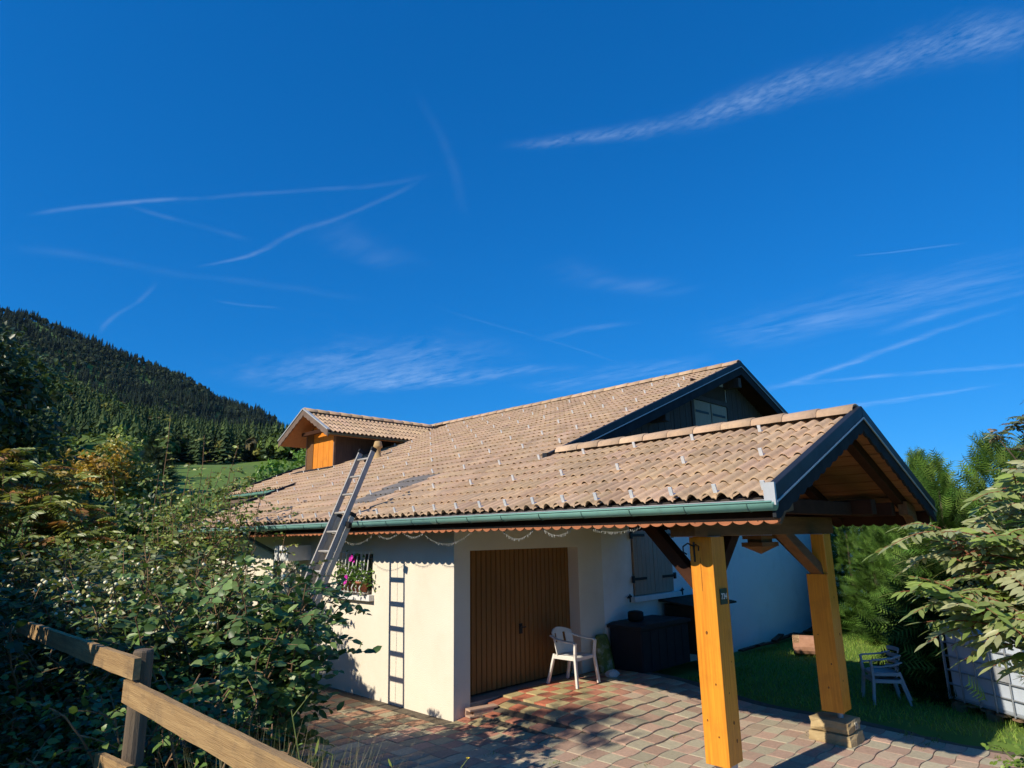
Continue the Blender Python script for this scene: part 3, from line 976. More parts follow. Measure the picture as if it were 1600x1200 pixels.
# dormer
dm = bpy.data.objects.new('dormer', None); dm.location = (-10.27, 3.6, 4.2); link(dm, house, world=False); dm.matrix_parent_inverse = WM[house].inverted(); WM[dm] = Matrix.Translation((-10.27, 3.6, 4.2))
DX, DW, DY, DZ, DSL = -10.27, 0.78, 3.58, 5.83, 0.53
DOV, DHW = 2.97, 1.40
def dz(x): return DZ - DSL * abs(x - DX)
x = DX - DW
k = 0
while x < DX + DW - .02:
    x2 = min(x + .156, DX + DW)
    q = MB(); zt = min(dz(x), dz(x2)) - .12
    q.box(x + .002, x2 - .002, DY - (.004 if k % 2 else 0), DY + .03, 4.08, zt)
    q.build('dormer_board', MAT['dormer_wood'], dm); x = x2; k += 1
q = MB(); q.box(DX - .78, DX - .42, DY - .016, DY - .006, 4.2, 5.25); q.build('dormer_shade_panel', MAT['beam'], dm)  # brown sheet imitating the overhang's shade on this side of the wall
for sx in (-1, 1):
    q = MB(); xs_ = DX + sx * DW
    q.prism([(DY + .032, 4.0), (DY + .032, dz(xs_) - .10), (7.0, dz(xs_) - .10), (6.2, 5.0)], 'x', min(xs_, xs_ - sx * .06), max(xs_, xs_ - sx * .06))
    q.build('dormer_side', MAT['gable_board'], dm)
    q = MB(); q.box(min(xs_, xs_ + sx * .012) - .03, max(xs_, xs_ + sx * .012) + .0, DY - .03, DY + .03, 4.05, dz(xs_) - .12); q.build('corner_post', MAT['barge_brown'], dm)
    # deck and soffit of each slope
    a, b = (DX, DX + sx * DHW)
    def yend(x): return EY + (dz(x) - EZ) / S
    q = MB()
    vs = []
    for t in (-.05, -.12):
        vs += [(a, DOV + .05, DZ + t), (b, DOV + .05, dz(b) + t), (b, yend(b) + .15, dz(b) + t), (a, yend(a) + .1, DZ + t)]
    q.add(vs, [(0, 1, 2, 3), (7, 6, 5, 4), (0, 4, 5, 1), (1, 5, 6, 2), (2, 6, 7, 3), (3, 7, 4, 0)])
    q.build('dormer_roof', MAT['soffit'], dm)
    # tiles of the slope
    th = math.atan(DSL); dsv = Vector((-sx * math.cos(th), 0, math.sin(th))); dn = Vector((sx * math.sin(th), 0, math.cos(th))); dxv = dsv.cross(dn)
    sp = []
    pc = 0.285
    for r in range(5):
        xx = b - sx * r * pc
        if (xx - DX) * sx < .1: break
        n = 17
        for c in range(n):
            yy = DOV + .06 + c * TW
            if yy > yend(xx) - .1 + .3: break
            y0 = yy if dxv.y > 0 else yy + TW
            p = Vector((xx, y0, dz(xx))) + dn * (-0.036)
            sp.append((slope_frame(p.x, p.y, p.z, dxv, dsv, dn), tile_colour()))
    lay_tiles(sp, dm, 0)
    # barge boards
    top = []; bot = []
    for i in range(41):
        xx = DX + sx * (DHW + .04) * i / 40; L = (DHW + .04) * i / 40
        top.append((xx, dz(xx) + .045)); bot.append((xx, dz(xx) - .15 + .04 * (1 - abs(math.sin(math.pi * L / .2)) ** .6)))
    if sx < 0: top.reverse(); bot.reverse()
    q = MB(); q.strip(top, bot, 'y', DOV, DOV + .03); q.build('barge_board', MAT['barge_brown'], dm)
    q = MB(); q.bar((DX, DOV + .02, DZ + .06), (DX + sx * (DHW + .05), DOV + .02, dz(DX + DHW + .05) + .06), 0.09, 0.03); q.build('verge_flashing', MAT['zinc'], dm)
# dormer ridge caps
yy = DOV + .02
while yy < 7.4:
    M = Matrix.Translation((DX, yy, DZ + .045)) @ Matrix.Rotation(math.pi / 2, 4, 'Z')
    inst('ridge_tile', RIDGE_ME, dm, M, tuple(tile_colour())); yy += .375
# dormer gutter
gm = MB(); vs = []; fs = []
gx, gzz = DX + DHW + .04, dz(DX + DHW) - .05
for yv in (DOV + .02, 5.85):
    for k in range(9):
        t = math.pi + math.pi * k / 8; vs.append((gx + math.cos(t) * .055, yv, gzz + math.sin(t) * .055))
for k in range(8): fs.append((k, k + 1, 9 + k + 1, 9 + k))
fs += [tuple(range(9)), tuple(range(9, 18))]
gm.add(vs, fs); gm.build('gutter', MAT['green_dark'], dm)
q = MB(); q.box(DX - .6, DX + .6, DOV + .3, DOV + .4, 5.18, 5.28); q.build('tie_beam', MAT['dark_timber'], dm)
# lead apron at the foot of the dormer
q = MB(); q.add([tuple(Vector((xx, yy2, roof_z(yy2))) + FN * .03) for (xx, yy2) in ((DX - DW - .5, DY - .22), (DX + DW + .06, DY - .22), (DX + DW + .06, DY), (DX - DW - .5, DY))] +
                [tuple(Vector((xx, yy2, roof_z(yy2))) + FN * -.02) for (xx, yy2) in ((DX - DW - .5, DY - .22), (DX + DW + .06, DY - .22), (DX + DW + .06, DY), (DX - DW - .5, DY))],
                [(0, 1, 2, 3), (7, 6, 5, 4), (0, 4, 5, 1), (1, 5, 6, 2), (2, 6, 7, 3), (3, 7, 4, 0)]); q.build('lead_apron', MAT['barge'], dm)

# vent pipe on the roof
vz = roof_z(3.84)
q = MB(); q.lathe([(0.14, -.10), (0.13, .02), (0.085, .05), (0.078, .24), (0.118, .26), (0.122, .30), (0.088, .42), (0.08, .43)], (-7.73, 3.84, vz), 14)
q.build('vent_pipe', MAT['vent'], house, smooth=True)['label'] = 'ochre vent pipe with a flared cap on the roof'

# ------------------------------------------------------------------ carport
port = thing('carport', 'timber carport with honey posts and tan tiled gable roof', 'carport', (2.6, 1.7, 0))
pr = MB()
pr.prism([(EY + .05, roof_z(EY + .05) - D), (CRY, CRZ - D), (CRY, CRZ - D - .05), (EY + .05, roof_z(EY + .05) - D - .05)], 'x', RX - .05, CX - .07)
def cback(y): return CRZ - S * (y - CRY)
CE = 4.04
pr.prism([(CRY + .002, CRZ - D), (CE - .05, cback(CE - .05) - D), (CE - .05, cback(CE - .05) - D - .05), (CRY + .002, CRZ - D - .05)], 'x', 0.01, CX - .07)
proof = pr.build('roof', MAT['underlay'], port)
lay_tiles(port_spots, proof, 150)
sp = []
for r in range(7):
    y = CE - r * PY
    for k in range(int((CX - .09 - .05) / TW)):
        x = CX - .09 - k * TW
        p = Vector((x, y, cback(y))) + BN * -.036
        sp.append((slope_frame(p.x, p.y, p.z, (-1, 0, 0), BS, BN), tile_colour()))
lay_tiles(sp, proof, 0)
ridge_run(0.46, CX - .05, CRY, CRZ + .045, proof)
guards(proof, True)
# soffit boards, running along the ridge
for side in (0, 1):
    y = EY + .12 if side == 0 else CRY + .01
    yend_ = CRY - .01 if side == 0 else CE - .1
    while y + .10 < yend_:
        f_ = roof_z if side == 0 else cback
        q = MB(); off = D + .052
        nb = int(round(y / .111)) % 2 * .005
        q.prism([(y, f_(y) - off), (y + .098, f_(y + .098) - off), (y + .098, f_(y + .098) - off - .016 - nb), (y, f_(y) - off - .016 - nb)], 'x', 0.46 if side == 0 else 0.02, CX - .075)
        q.build('soffit_board', MAT['soffit'], port); y += .111
# rafters
for xr in (0.7, 1.65, 2.6, 3.55, 4.45):
    for side in (0, 1):
        a, b, f_ = (EY + .12, CRY - .04, roof_z) if side == 0 else (CRY + .04, CE - .12, cback)
        q = MB(); q.prism([(a, f_(a) - .128), (b, f_(b) - .128), (b, f_(b) - .25), (a, f_(a) - .25)], 'x', xr - .05, xr + .05)
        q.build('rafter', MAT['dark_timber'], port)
# verges of the carport gable
verge(CX - .07, CX, EY - .02, CRY - .002, roof_z, MAT['slate_metal'], MAT['barge'], port, drop=0.22, scal=True)
verge(CX - .07, CX, CRY + .002, CE + .04, cback, MAT['slate_metal'], MAT['barge'], port, drop=0.22, scal=True)
q = MB(); q.box(CX - .085, CX + .006, EY - .045, EY - .018, EZ - .10, EZ + .075); q.build('verge_cap', MAT['zinc'], port)
# gutters and fascia of the carport
gutter(RX - .009, CX - .01, GY, GZ, port, MAT['copper'], 0.2)
gutter(0.02, CX - .01, CE + .03, cback(CE) - .08, port, MAT['copper_dark'])
fl = MB(); fl.prism([(EY + .06, EZ - 0.052), (GY - .01, GZ + .022), (GY - .01, GZ + .016), (EY + .06, EZ - 0.060)], 'x', RX - .003, CX - .09)
fl.build('eave_flashing', MAT['zinc'], port)
_bb = MB(); _bb.box(RX - .009, CX - .06, -.556, -.53, 2.32, 2.45); _bb.build('eave_shade_board', MAT['dark_timber'], port)  # same dark strip as on the house, painted shade under the gutter
scallop(RX - .009, CX - .02, 2.352, 2.297, -0.602, -0.58).build('fascia_board', MAT['fascia'], port)
scallop(0.03, CX - .06, 2.46, 2.29, CE - .09, CE - .066).build('fascia_board', MAT['dark_timber'], port)
# beams
def beam(name, p0, p1, w, h, mat, up=(0, 0, 1), bev=.008):
    q = MB(); q.bar(p0, p1, w, h, up); return q.build(name, mat, port, bevel=bev)
beam('tie_beam', (3.62, -0.30, 2.31), (3.62, 3.10, 2.31), 0.26, 0.20, MAT['beam'])
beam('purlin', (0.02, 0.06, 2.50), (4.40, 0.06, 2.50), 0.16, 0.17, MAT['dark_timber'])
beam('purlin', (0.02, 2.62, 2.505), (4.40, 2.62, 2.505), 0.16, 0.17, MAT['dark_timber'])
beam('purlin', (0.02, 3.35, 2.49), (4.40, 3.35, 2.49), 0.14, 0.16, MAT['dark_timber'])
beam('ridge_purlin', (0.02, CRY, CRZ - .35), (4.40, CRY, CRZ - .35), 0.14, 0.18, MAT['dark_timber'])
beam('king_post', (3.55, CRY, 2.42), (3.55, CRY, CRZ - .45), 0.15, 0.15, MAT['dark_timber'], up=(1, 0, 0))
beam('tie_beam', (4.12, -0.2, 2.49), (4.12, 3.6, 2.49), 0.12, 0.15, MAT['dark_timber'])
# carved rafter feet at the gable
for yy, sg in ((-0.32, -1), (3.72, 1)):
    q = MB(); q.prism([(yy, 2.52), (yy + sg * -.32, 2.58), (yy + sg * -.32, 2.42), (yy + sg * -.16, 2.40), (yy + sg * -.04, 2.30), (yy + sg * .05, 2.32)], 'x', 4.44, 4.54)
    q.build('bracket', MAT['beam'], port)
# pendant under the tie beam
q = MB(); q.box(3.36, 3.58, 1.40, 1.80, 2.165, 2.205); q.box(3.39, 3.55, 1.46, 1.74, 2.13, 2.165)
q.box(3.35, 3.59, 1.39, 1.81, 2.085, 2.13)
q.add([(3.36, 1.40, 2.085), (3.58, 1.40, 2.085), (3.58, 1.80, 2.085), (3.36, 1.80, 2.085), (3.47, 1.60, 2.0)], [(3, 2, 1, 0), (0, 1, 4), (1, 2, 4), (2, 3, 4), (3, 0, 4)])
q.build('pendant', MAT['beam'], port)

def knots(parent, faces, seed):
    rg = random.Random(seed)
    for (kind, x, y, z) in faces:
        q = MB(); r = rg.uniform(.006, .013); n = 9
        pts = [(r * math.cos(2 * math.pi * k / n) * rg.uniform(.8, 1.2), r * 1.3 * math.sin(2 * math.pi * k / n) * rg.uniform(.8, 1.2)) for k in range(n)]
        if kind == 'y': q.prism([(x + a, z + b) for a, b in pts], 'y', y - .0012, y + .004)
        else: q.prism([(y + a, z + b) for a, b in pts], 'x', x - .004, x + .0012)
        q.build('knot', MAT['honey_knot'], parent)


# near post: core with a cladding board on its sunny face
q = MB(); q.box(3.565, 3.775, -0.045, 0.18, 0.27, 2.208)
pl_ = q.build('post', MAT['honey'], port, bevel=.006); pl_['label'] = 'sunlit honey wood post with house number plate'
q = MB(); q.box(3.55, 3.78, -0.075, -0.047, 0.262, 2.206); q.build('cladding_board', MAT['honey'], pl_, bevel=.004)
knots(pl_, [('y', 3.6, -.075, .62), ('y', 3.71, -.075, .93), ('y', 3.66, -.075, 1.36), ('y', 3.70, -.075, .50), ('x', 3.775, .07, .60), ('x', 3.775, .12, 1.1), ('x', 3.775, .03, .85), ('x', 3.775, .1, .45)], 4)
q = MB(); q.box(3.652, 3.656, -.0765, -.07, 1.72, 2.02); q.build('drying_crack', MAT['honey_knot'], pl_)
q = MB(); q.box(3.60, 3.74, 0.0, 0.14, 0.0, 0.27); q.build('post_shoe', MAT['zinc'], pl_)
# far post on its stone
q = MB(); q.box(3.775, 3.925, 2.262, 2.48, 0.305, 2.208)
pr_ = q.build('post', MAT['honey'], port, bevel=.006); pr_['label'] = 'shaded honey wood post standing over a stone block'
q = MB(); q.box(3.695, 3.928, 2.225, 2.26, 0.30, 1.76); q.box(3.695, 3.773, 2.262, 2.47, 0.30, 1.76); q.build('cladding_board', MAT['honey'], pr_, bevel=.004)
knots(pr_, [('x', 3.925, 2.36, 1.5), ('x', 3.925, 2.4, 1.1), ('x', 3.925, 2.33, .62), ('y', 3.80, 2.225, .55), ('y', 3.75, 2.225, 1.1), ('y', 3.86, 2.225, .8)], 9)
q = MB(); q.tube([(3.84, 2.36, 0.2), (3.84, 2.36, 0.31)], 0.03, 10); q.build('post_shoe', MAT['zinc'], pr_)
# braces
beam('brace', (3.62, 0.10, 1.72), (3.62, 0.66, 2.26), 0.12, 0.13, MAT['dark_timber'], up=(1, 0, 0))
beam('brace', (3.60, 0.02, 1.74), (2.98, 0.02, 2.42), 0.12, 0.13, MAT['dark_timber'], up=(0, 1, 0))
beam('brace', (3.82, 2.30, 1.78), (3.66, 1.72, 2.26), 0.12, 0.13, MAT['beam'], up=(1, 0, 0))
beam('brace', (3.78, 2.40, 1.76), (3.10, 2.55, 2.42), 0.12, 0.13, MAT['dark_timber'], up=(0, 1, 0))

# iron lantern hook on the near post
q = MB(); q.tube([(3.60, -.08, 1.98), (3.60, -.08, 2.16)], .008, 6)
q.tube([(3.60, -.09, 2.12), (3.56, -.12, 2.15), (3.52, -.14, 2.12), (3.52, -.14, 2.07), (3.55, -.13, 2.05)], .008, 6)
q.tube([(3.60, -.09, 2.10), (3.63, -.1, 2.14), (3.66, -.1, 2.12), (3.655, -.1, 2.08)], .006, 6)
tag(q.build('iron_hook', MAT['iron']), 'black wrought iron hook on top of the sunlit post', 'hook')

# house number plate
pt = thing('number_plate', 'small green enamel plate with white house number 734', 'plate', (3.778, 0.07, 1.67))
q = MB(); q.box(3.7785, 3.784, 0.005, 0.135, 1.60, 1.74); q.build('plate', MAT['plate_green'], pt, bevel=.002)
def text_obj(body, size, loc, rot, mat, parent, ext=.001):
    cu = bpy.data.curves.new('digits', 'FONT'); cu.body = body; cu.size = size; cu.align_x = 'CENTER'; cu.align_y = 'CENTER'; cu.extrude = ext; cu.offset = .0012
    cu.materials.append(mat)
    o = bpy.data.objects.new('digits', cu); o.location = loc; o.rotation_euler = rot
    COL.objects.link(o)
    dg = bpy.context.evaluated_depsgraph_get()
    me = bpy.data.meshes.new_from_object(o.evaluated_get(dg))
    bpy.data.objects.remove(o)
    o = bpy.data.objects.new('digits', me); o.location = loc; o.rotation_euler = rot
    COL.objects.link(o); o.parent = parent; o.matrix_parent_inverse = WM[parent].inverted()
    return o
text_obj('734', .072, (3.7855, 0.07, 1.67), (math.pi / 2, 0, math.pi / 2), MAT['digit'], pt)

# stone block under the far post
def rough_block(x0, x1, y0, y1, z0, z1, seed, n=3, amp=.012, cham=.05):
    rg = random.Random(seed); m = MB(); vs = {}; V = []; F = []
    def vid(i, j, k):
        if (i, j, k) not in vs:
            x = x0 + (x1 - x0) * i / n; y = y0 + (y1 - y0) * j / n; z = z0 + (z1 - z0) * k / n
            e = sum(1 for a in (i, j, k) if a in (0, n))
            if e >= 2:
                cx_, cy_, cz_ = (x0 + x1) / 2, (y0 + y1) / 2, (z0 + z1) / 2
                x += (cx_ - x) * cham; y += (cy_ - y) * cham; z += (cz_ - z) * cham if k == n else 0
            V.append((x + rg.uniform(-amp, amp), y + rg.uniform(-amp, amp), z + (rg.uniform(-amp, amp) if k else 0))); vs[(i, j, k)] = len(V) - 1
        return vs[(i, j, k)]
    for a in range(n):
        for b in range(n):
            F += [(vid(a, b, 0), vid(a, b + 1, 0), vid(a + 1, b + 1, 0), vid(a + 1, b, 0)), (vid(a, b, n), vid(a + 1, b, n), vid(a + 1, b + 1, n), vid(a, b + 1, n)),
                  (vid(a, 0, b), vid(a + 1, 0, b), vid(a + 1, 0, b + 1), vid(a, 0, b + 1)), (vid(a, n, b), vid(a, n, b + 1), vid(a + 1, n, b + 1), vid(a + 1, n, b)),
                  (vid(0, a, b), vid(0, a, b + 1), vid(0, a + 1, b + 1), vid(0, a + 1, b)), (vid(n, a, b), vid(n, a + 1, b), vid(n, a + 1, b + 1), vid(n, a, b + 1))]
    m.add(V, F); return m
stn = thing('stone_block', 'rough yellow sandstone block footing below the far carport post', 'stone', (3.78, 2.35, -.03))
rough_block(3.56, 3.985, 2.17, 2.56, 0.105, 0.225, 3).build('block', MAT['stone'], stn)
rough_block(3.54, 4.0, 2.15, 2.58, -0.05, 0.098, 6).build('block', MAT['stone'], stn)
text_obj('Eb', .10, (3.9915, 2.37, 0.165), (math.pi / 2, 0, math.pi / 2), MAT['stone_pale'], stn, .004)['label'] = 'two pale letter-like marks on the stone'

# ------------------------------------------------------------------ loose things around the house
# extension ladder over the gutter
ld = thing('ladder', 'aluminium extension ladder leaning over the green gutter', 'ladder', (-1.36, -1.9, 0))
LA, LB = Vector((-1.36, -1.90, 0.02)), Vector((-1.36, -0.42, 3.44))
lu = (LB - LA).normalized(); ln = Vector((0, -lu.z, lu.y))
def ladder_section(t0, t1, half, off, mat, rphase):
    for sx in (-1, 1):
        q = MB(); q.bar(LA + lu * t0 + ln * off + Vector((sx * half, 0, 0)), LA + lu * t1 + ln * off + Vector((sx * half, 0, 0)), 0.028, 0.075, up=tuple(ln))
        r = q.build('rail', mat, ld, bevel=.004)
        q = MB(); e = LA + lu * (t1 + .015) + ln * off + Vector((sx * half, 0, 0)); q.bar(e - lu * .03, e + lu * .025, .036, .085, up=tuple(ln)); q.build('end_cap', MAT['rubber'], r)
    t = t0 + rphase
    while t < t1 - .08:
        p = LA + lu * t + ln * off
        q = MB(); q.tube([p + Vector((-half, 0, 0)), p + Vector((half, 0, 0))], 0.017, 8); q.build('rung', MAT['alu'], ld, smooth=True)
        t += 0.28
L_ = (LB - LA).length
ladder_section(0.0, 2.75, 0.178, 0.03, MAT['alu_pale'], 0.25)
ladder_section(0.95, L_, 0.168, 0.115, MAT['alu'], 0.13)
q = MB(); p = LA + lu * 2.62 + ln * .06; q.bar(p + Vector((.16, 0, 0)), p + Vector((.26, 0, -.03)), .05, .07); q.build('latch', MAT['rubber'], ld)
q = MB(); q.tube([LA + lu * (L_ - .1) + ln * .06 + Vector((-.03, 0, 0)), LA + lu * (L_ - .1) + ln * .06 + Vector((.03, 0, 0))], .05, 12); q.build('pulley', MAT['rubber'], ld)
q = MB(); q.tube([LA + lu * (L_ - .15) + ln * .07, LA + lu * 2.2 + ln * .08 + Vector((.01, 0, 0)), LA + lu * 1.0 + ln * .05 + Vector((-.02, 0, 0)), LA + lu * .3 + ln * .02], .004, 5); q.build('rope', MAT['twig'], ld)


# white resin armchair
def make_chair(name, label, loc, rotz, mat, slots=True, group=None, scale=1.0):
    t = thing(name, label, 'chair', loc, rotz, group)
    t.scale = (scale,) * 3; WM[t] = Matrix.LocRotScale(t.location, t.rotation_euler, t.scale)
    def B(nm, mb, **k): return mb.build(nm, mat, t, world=False, **k)
    seat = MB(); n = 8; vs = []; fs = []
    for i in range(n + 1):
        for j in range(n + 1):
            x = -0.21 + .42 * i / n; y = -0.21 + .43 * j / n
            z = .415 - .022 * math.sin(math.pi * i / n) * math.sin(math.pi * min(1, j / n * 1.1)) + .012 * (1 - j / n) - (.02 if j == 0 else 0)
            vs.append((x, y, z))
    m1 = len(vs); vs += [(x, y, z - .022) for x, y, z in vs]
    for i in range(n):
        for j in range(n):
            a = i * (n + 1) + j; fs += [(a, a + n + 1, a + n + 2, a + 1), (m1 + a, m1 + a + 1, m1 + a + n + 2, m1 + a + n + 1)]
    for k in range(n):
        a = k; fs.append((a, a + 1, m1 + a + 1, m1 + a)); a = n * (n + 1) + k; fs.append((a + 1, a, m1 + a, m1 + a + 1))
        a = k * (n + 1); fs.append((a + n + 1, a, m1 + a, m1 + a + n + 1)); a = k * (n + 1) + n; fs.append((a, a + n + 1, m1 + a + n + 1, m1 + a))
    seat.add(vs, fs); B('seat', seat, smooth=True)
    # curved backrest (y+ is the back) with upright slots
    bk_ = MB(); cols = 9
    for c in range(cols):
        if slots and c in (2, 6): 
            rng_ = ((.42, .58), (.72, .80))
        elif not slots: rng_ = ((.46, .50), (.55, .59), (.64, .68), (.73, .79))
        else: rng_ = ((.42, .80),)
        for (za, zb) in rng_:
            steps = 4
            for s in range(steps):
                z0 = za + (zb - za) * s / steps; z1 = za + (zb - za) * (s + 1) / steps
                quad = []
                for zz in (z0, z1):
                    for cc in (c, c + 1):
                        u = cc / cols * 2 - 1
                        x = u * (.225 + .02 * (zz - .42) / .38); top = zz - (.06 * u * u if zz > .79 else 0)
                        y = .20 + (zz - .42) * .22 - .075 * u * u
                        quad.append((x, y, top))
                a, b, c2, d = quad[0], quad[1], quad[3], quad[2]
                o_ = .014
                bk_.add([a, b, c2, d] + [(q_[0], q_[1] + o_, q_[2]) for q_ in (a, b, c2, d)], [(0, 1, 2, 3), (7, 6, 5, 4), (0, 4, 5, 1), (1, 5, 6, 2), (2, 6, 7, 3), (3, 7, 4, 0)])
    bo = B('backrest', bk_)
    if not slots: tag(bo, kind='stuff')
    for sx in (-1, 1):
        arm = MB(); pts = [(sx * .235, .24, .70), (sx * .262, .10, .655), (sx * .272, -.08, .635), (sx * .268, -.21, .63), (sx * .26, -.25, .605)]
        for a, b in zip(pts[:-1], pts[1:]): arm.bar(a, b, .055, .022)
        B('armrest', arm, bevel=.006)
        fl_ = MB(); fl_.bar((sx * .258, -.245, .625), (sx * .245, -.225, .40), .046, .036, up=(0, 1, 0)); fl_.bar((sx * .245, -.225, .41), (sx * .275, -.275, 0), .046, .036, up=(0, 1, 0)); B('leg', fl_, bevel=.005)
        bl = MB(); bl.bar((sx * .20, .20, .43), (sx * .25, .31, 0), .046, .036, up=(0, 1, 0)); B('leg', bl, bevel=.005)
    ap = MB(); ap.bar((-.22, -.215, .385), (.22, -.215, .385), .02, .045); ap.bar((-.215, .2, .39), (.215, .2, .39), .02, .04)
    for sx in (-1, 1): ap.bar((sx * .215, -.21, .39), (sx * .215, .2, .39), .02, .045)
    B('seat_rim', ap)
    return t


make_chair('garden_chair', 'white plastic armchair in the sun before the garage door', (0.36, 1.93, 0.183), math.radians(93), MAT['plastic_white'], scale=.93)
# stacked chairs in the shade under the conifer
make_chair('garden_chair', 'lower pale plastic armchair of the stack under the dark conifer', (3.62, 4.62, -.06), math.radians(-55), MAT['plastic_shaded'], False, 'stacked garden chairs', .8)
make_chair('garden_chair', 'upper pale plastic armchair of the stack under the dark conifer', (3.62, 4.62, .03), math.radians(-55), MAT['plastic_shaded'], False, 'stacked garden chairs', .8)

# brick lying at the corner of the wall
bt = thing('brick', 'pink hollow brick lying at the corner of the cream wall', 'brick', (0.17, 0.33, 0.03), math.radians(-12))
q = MB(); q.box(-.06, .06, -.21, .21, 0, .022); q.box(-.06, .06, -.21, .21, .075, .10); q.box(-.06, -.04, -.21, .21, .022, .075); q.box(.035, .055, -.15, .15, .022, .075)
q.build('body', MAT['brick'], bt, world=False, bevel=.003)

# sack of potting soil with a scrap of white film
q = MB(); prof = [(.15, 0), (.18, .08), (.17, .3), (.15, .45), (.14, .54), (.12, .56)]
vs = []; fs = []
for i, (w_, z_) in enumerate(prof):
    for k in range(12):
        t = 2 * math.pi * k / 12
        vs.append((.17 + .085 * math.cos(t) * (1 - .5 * i / 5) - .10 * (1 - z_ / .56) * -1 - .06, 2.92 + w_ * math.sin(t) + .012 * math.sin(5 * t + i), .15 + z_))
for i in range(len(prof) - 1):
    for k in range(12): fs.append((i * 12 + k, i * 12 + (k + 1) % 12, (i + 1) * 12 + (k + 1) % 12, (i + 1) * 12 + k))
fs += [tuple(reversed(range(12))), tuple(60 + k for k in range(12))]
q.add(vs, fs); tag(q.build('soil_sack', MAT['bag'], smooth=True), 'green and white soil sack leaning on the shaded wall', 'sack')
rg = random.Random(8); q = MB(); vs = []
for i in range(5):
    for k in range(10):
        t = 2 * math.pi * k / 10; ph = math.pi * (i + .3) / 5.4
        r = .13 * math.sin(ph) * rg.uniform(.75, 1.2); vs.append((.50 + r * math.cos(t) * .7, 2.66 + r * math.sin(t), .155 + .06 * (1 + math.cos(ph)) * rg.uniform(.8, 1.1)))
fs = [(i * 10 + k, i * 10 + (k + 1) % 10, (i + 1) * 10 + (k + 1) % 10, (i + 1) * 10 + k) for i in range(4) for k in range(10)] + [tuple(range(10)), tuple(40 + k for k in range(10))]
q.add(vs, fs); tag(q.build('plastic_bag', MAT['bag_white']), 'crumpled white plastic bag on the pavers beside the sack', 'bag')

# garden storage box and hutch by the wall
bx = thing('storage_box', 'anthracite garden storage box against the shaded wall', 'box', (.4, 3.9, .1))
q = MB(); q.box(.06, .66, 3.22, 4.62, .14, .78); q.build('body', MAT['box_dark'], bx, bevel=.01)
for i in range(6): 
    q = MB(); q.box(.661, .668, 3.24 + i * .23, 3.24 + i * .23 + .2, .17, .74); q.build('panel', MAT['box_dark'], bx)
q = MB(); q.prism([(3.18, .782), (4.66, .782), (4.66, .83), (4.5, .86), (3.34, .86), (3.18, .83)], 'x', .03, .70); q.build('lid', MAT['box_dark'], bx, bevel=.008)
q = MB(); q.lathe([(.10, 0), (.13, .02), (.13, .13), (.11, .15), (.06, .16)], (.3, 3.62, .86), 14); tag(q.build('black_pot', MAT['rubber'], smooth=True), 'black pot standing on the storage box lid', 'pot')
hu = thing('hutch', 'dark wooden hutch with sloping lid beside the storage box', 'hutch', (.4, 5.4, 0))
q = MB(); q.box(.08, .72, 4.84, 6.0, .22, 1.0); q.build('body', MAT['hutch'], hu)
for a in (.1, .64):
    for b in (4.86, 5.92):
        q = MB(); q.box(a, a + .06, b, b + .06, -.02, .22); q.build('leg', MAT['hutch'], hu)
q = MB(); q.prism([(.02, 1.06), (.82, .98), (.82, 1.01), (.02, 1.10)], 'y', 4.74, 6.1); q.build('lid', MAT['hutch'], hu)
for i in range(7):
    q = MB(); q.box(.722, .735, 4.86 + i * .163, 4.86 + i * .163 + .15, .25, .97); q.build('plank', MAT['hutch'], hu)

# planks and oddments along the foot of the white wall
rg = random.Random(12)
for i in range(7):
    y0 = 7.2 + i * .55; a = rg.uniform(-.25, .25); L0 = rg.uniform(.6, 1.5)
    q = MB(); z0 = -.10 + .04 * (i % 3)
    q.bar((.25 + .1 * (i % 3), y0, z0 + .05), (.25 + .1 * (i % 3) + a, y0 + L0, z0 + .05), .11, .03)
    tag(q.build('old_plank', MAT['hutch']), 'dark old plank at the foot of the white wall, ' + ['nearest the bent pipe', 'second from the bent pipe', 'third from the bent pipe', 'middle of the row', 'beyond the middle one', 'next to last before the post', 'nearest the log'][i], 'plank', 'planks along the white wall')
q = MB(); q.tube([(.3, 6.3, -.08), (.32, 6.34, .45), (.2, 6.38, .62), (.06, 6.4, .6)], .014, 6); tag(q.build('bent_pipe', MAT['iron']), 'bent black pipe standing by the white wall', 'pipe')

# chopping log on the lawn
lg = thing('log', 'cut log round lying on the sunlit edge of the lawn', 'log', (1.18, 7.95, -.12))
q = MB(); n = 16; rg = random.Random(2)
ra = [.185 * rg.uniform(.93, 1.06) for _ in range(n)]
def lp(k, x_): t = 2 * math.pi * k / n; return (1.20 + x_ * .94 + ra[k] * math.cos(t) * -.34, 7.95 + x_ * .34 + ra[k] * math.cos(t) * .94, .05 + ra[k] * math.sin(t))
vs = [lp(k, -.02 - .16) for k in range(n)] + [lp(k, .22) for k in range(n)]
q.add(vs, [(k, (k + 1) % n, n + (k + 1) % n, n + k) for k in range(n)] + [tuple(range(n, 2 * n))]); q.build('bark', MAT['bark_log'], lg)
q = MB(); vs2 = [tuple(Vector(lp(k, -.181)) ) for k in range(n)]; q.add(vs2, [tuple(reversed(range(n)))]); q.build('cut_face', MAT['log_cut'], lg)
q = MB(); q.add([lp(k, -.183) for k in range(2, 8)] + [lp(k, -.06) for k in range(2, 8)], [tuple(range(6)), (0, 1, 7, 6), (1, 2, 8, 7), (2, 3, 9, 8), (3, 4, 10, 9), (4, 5, 11, 10)]); q.build('split_face', MAT['log_cut'], lg)

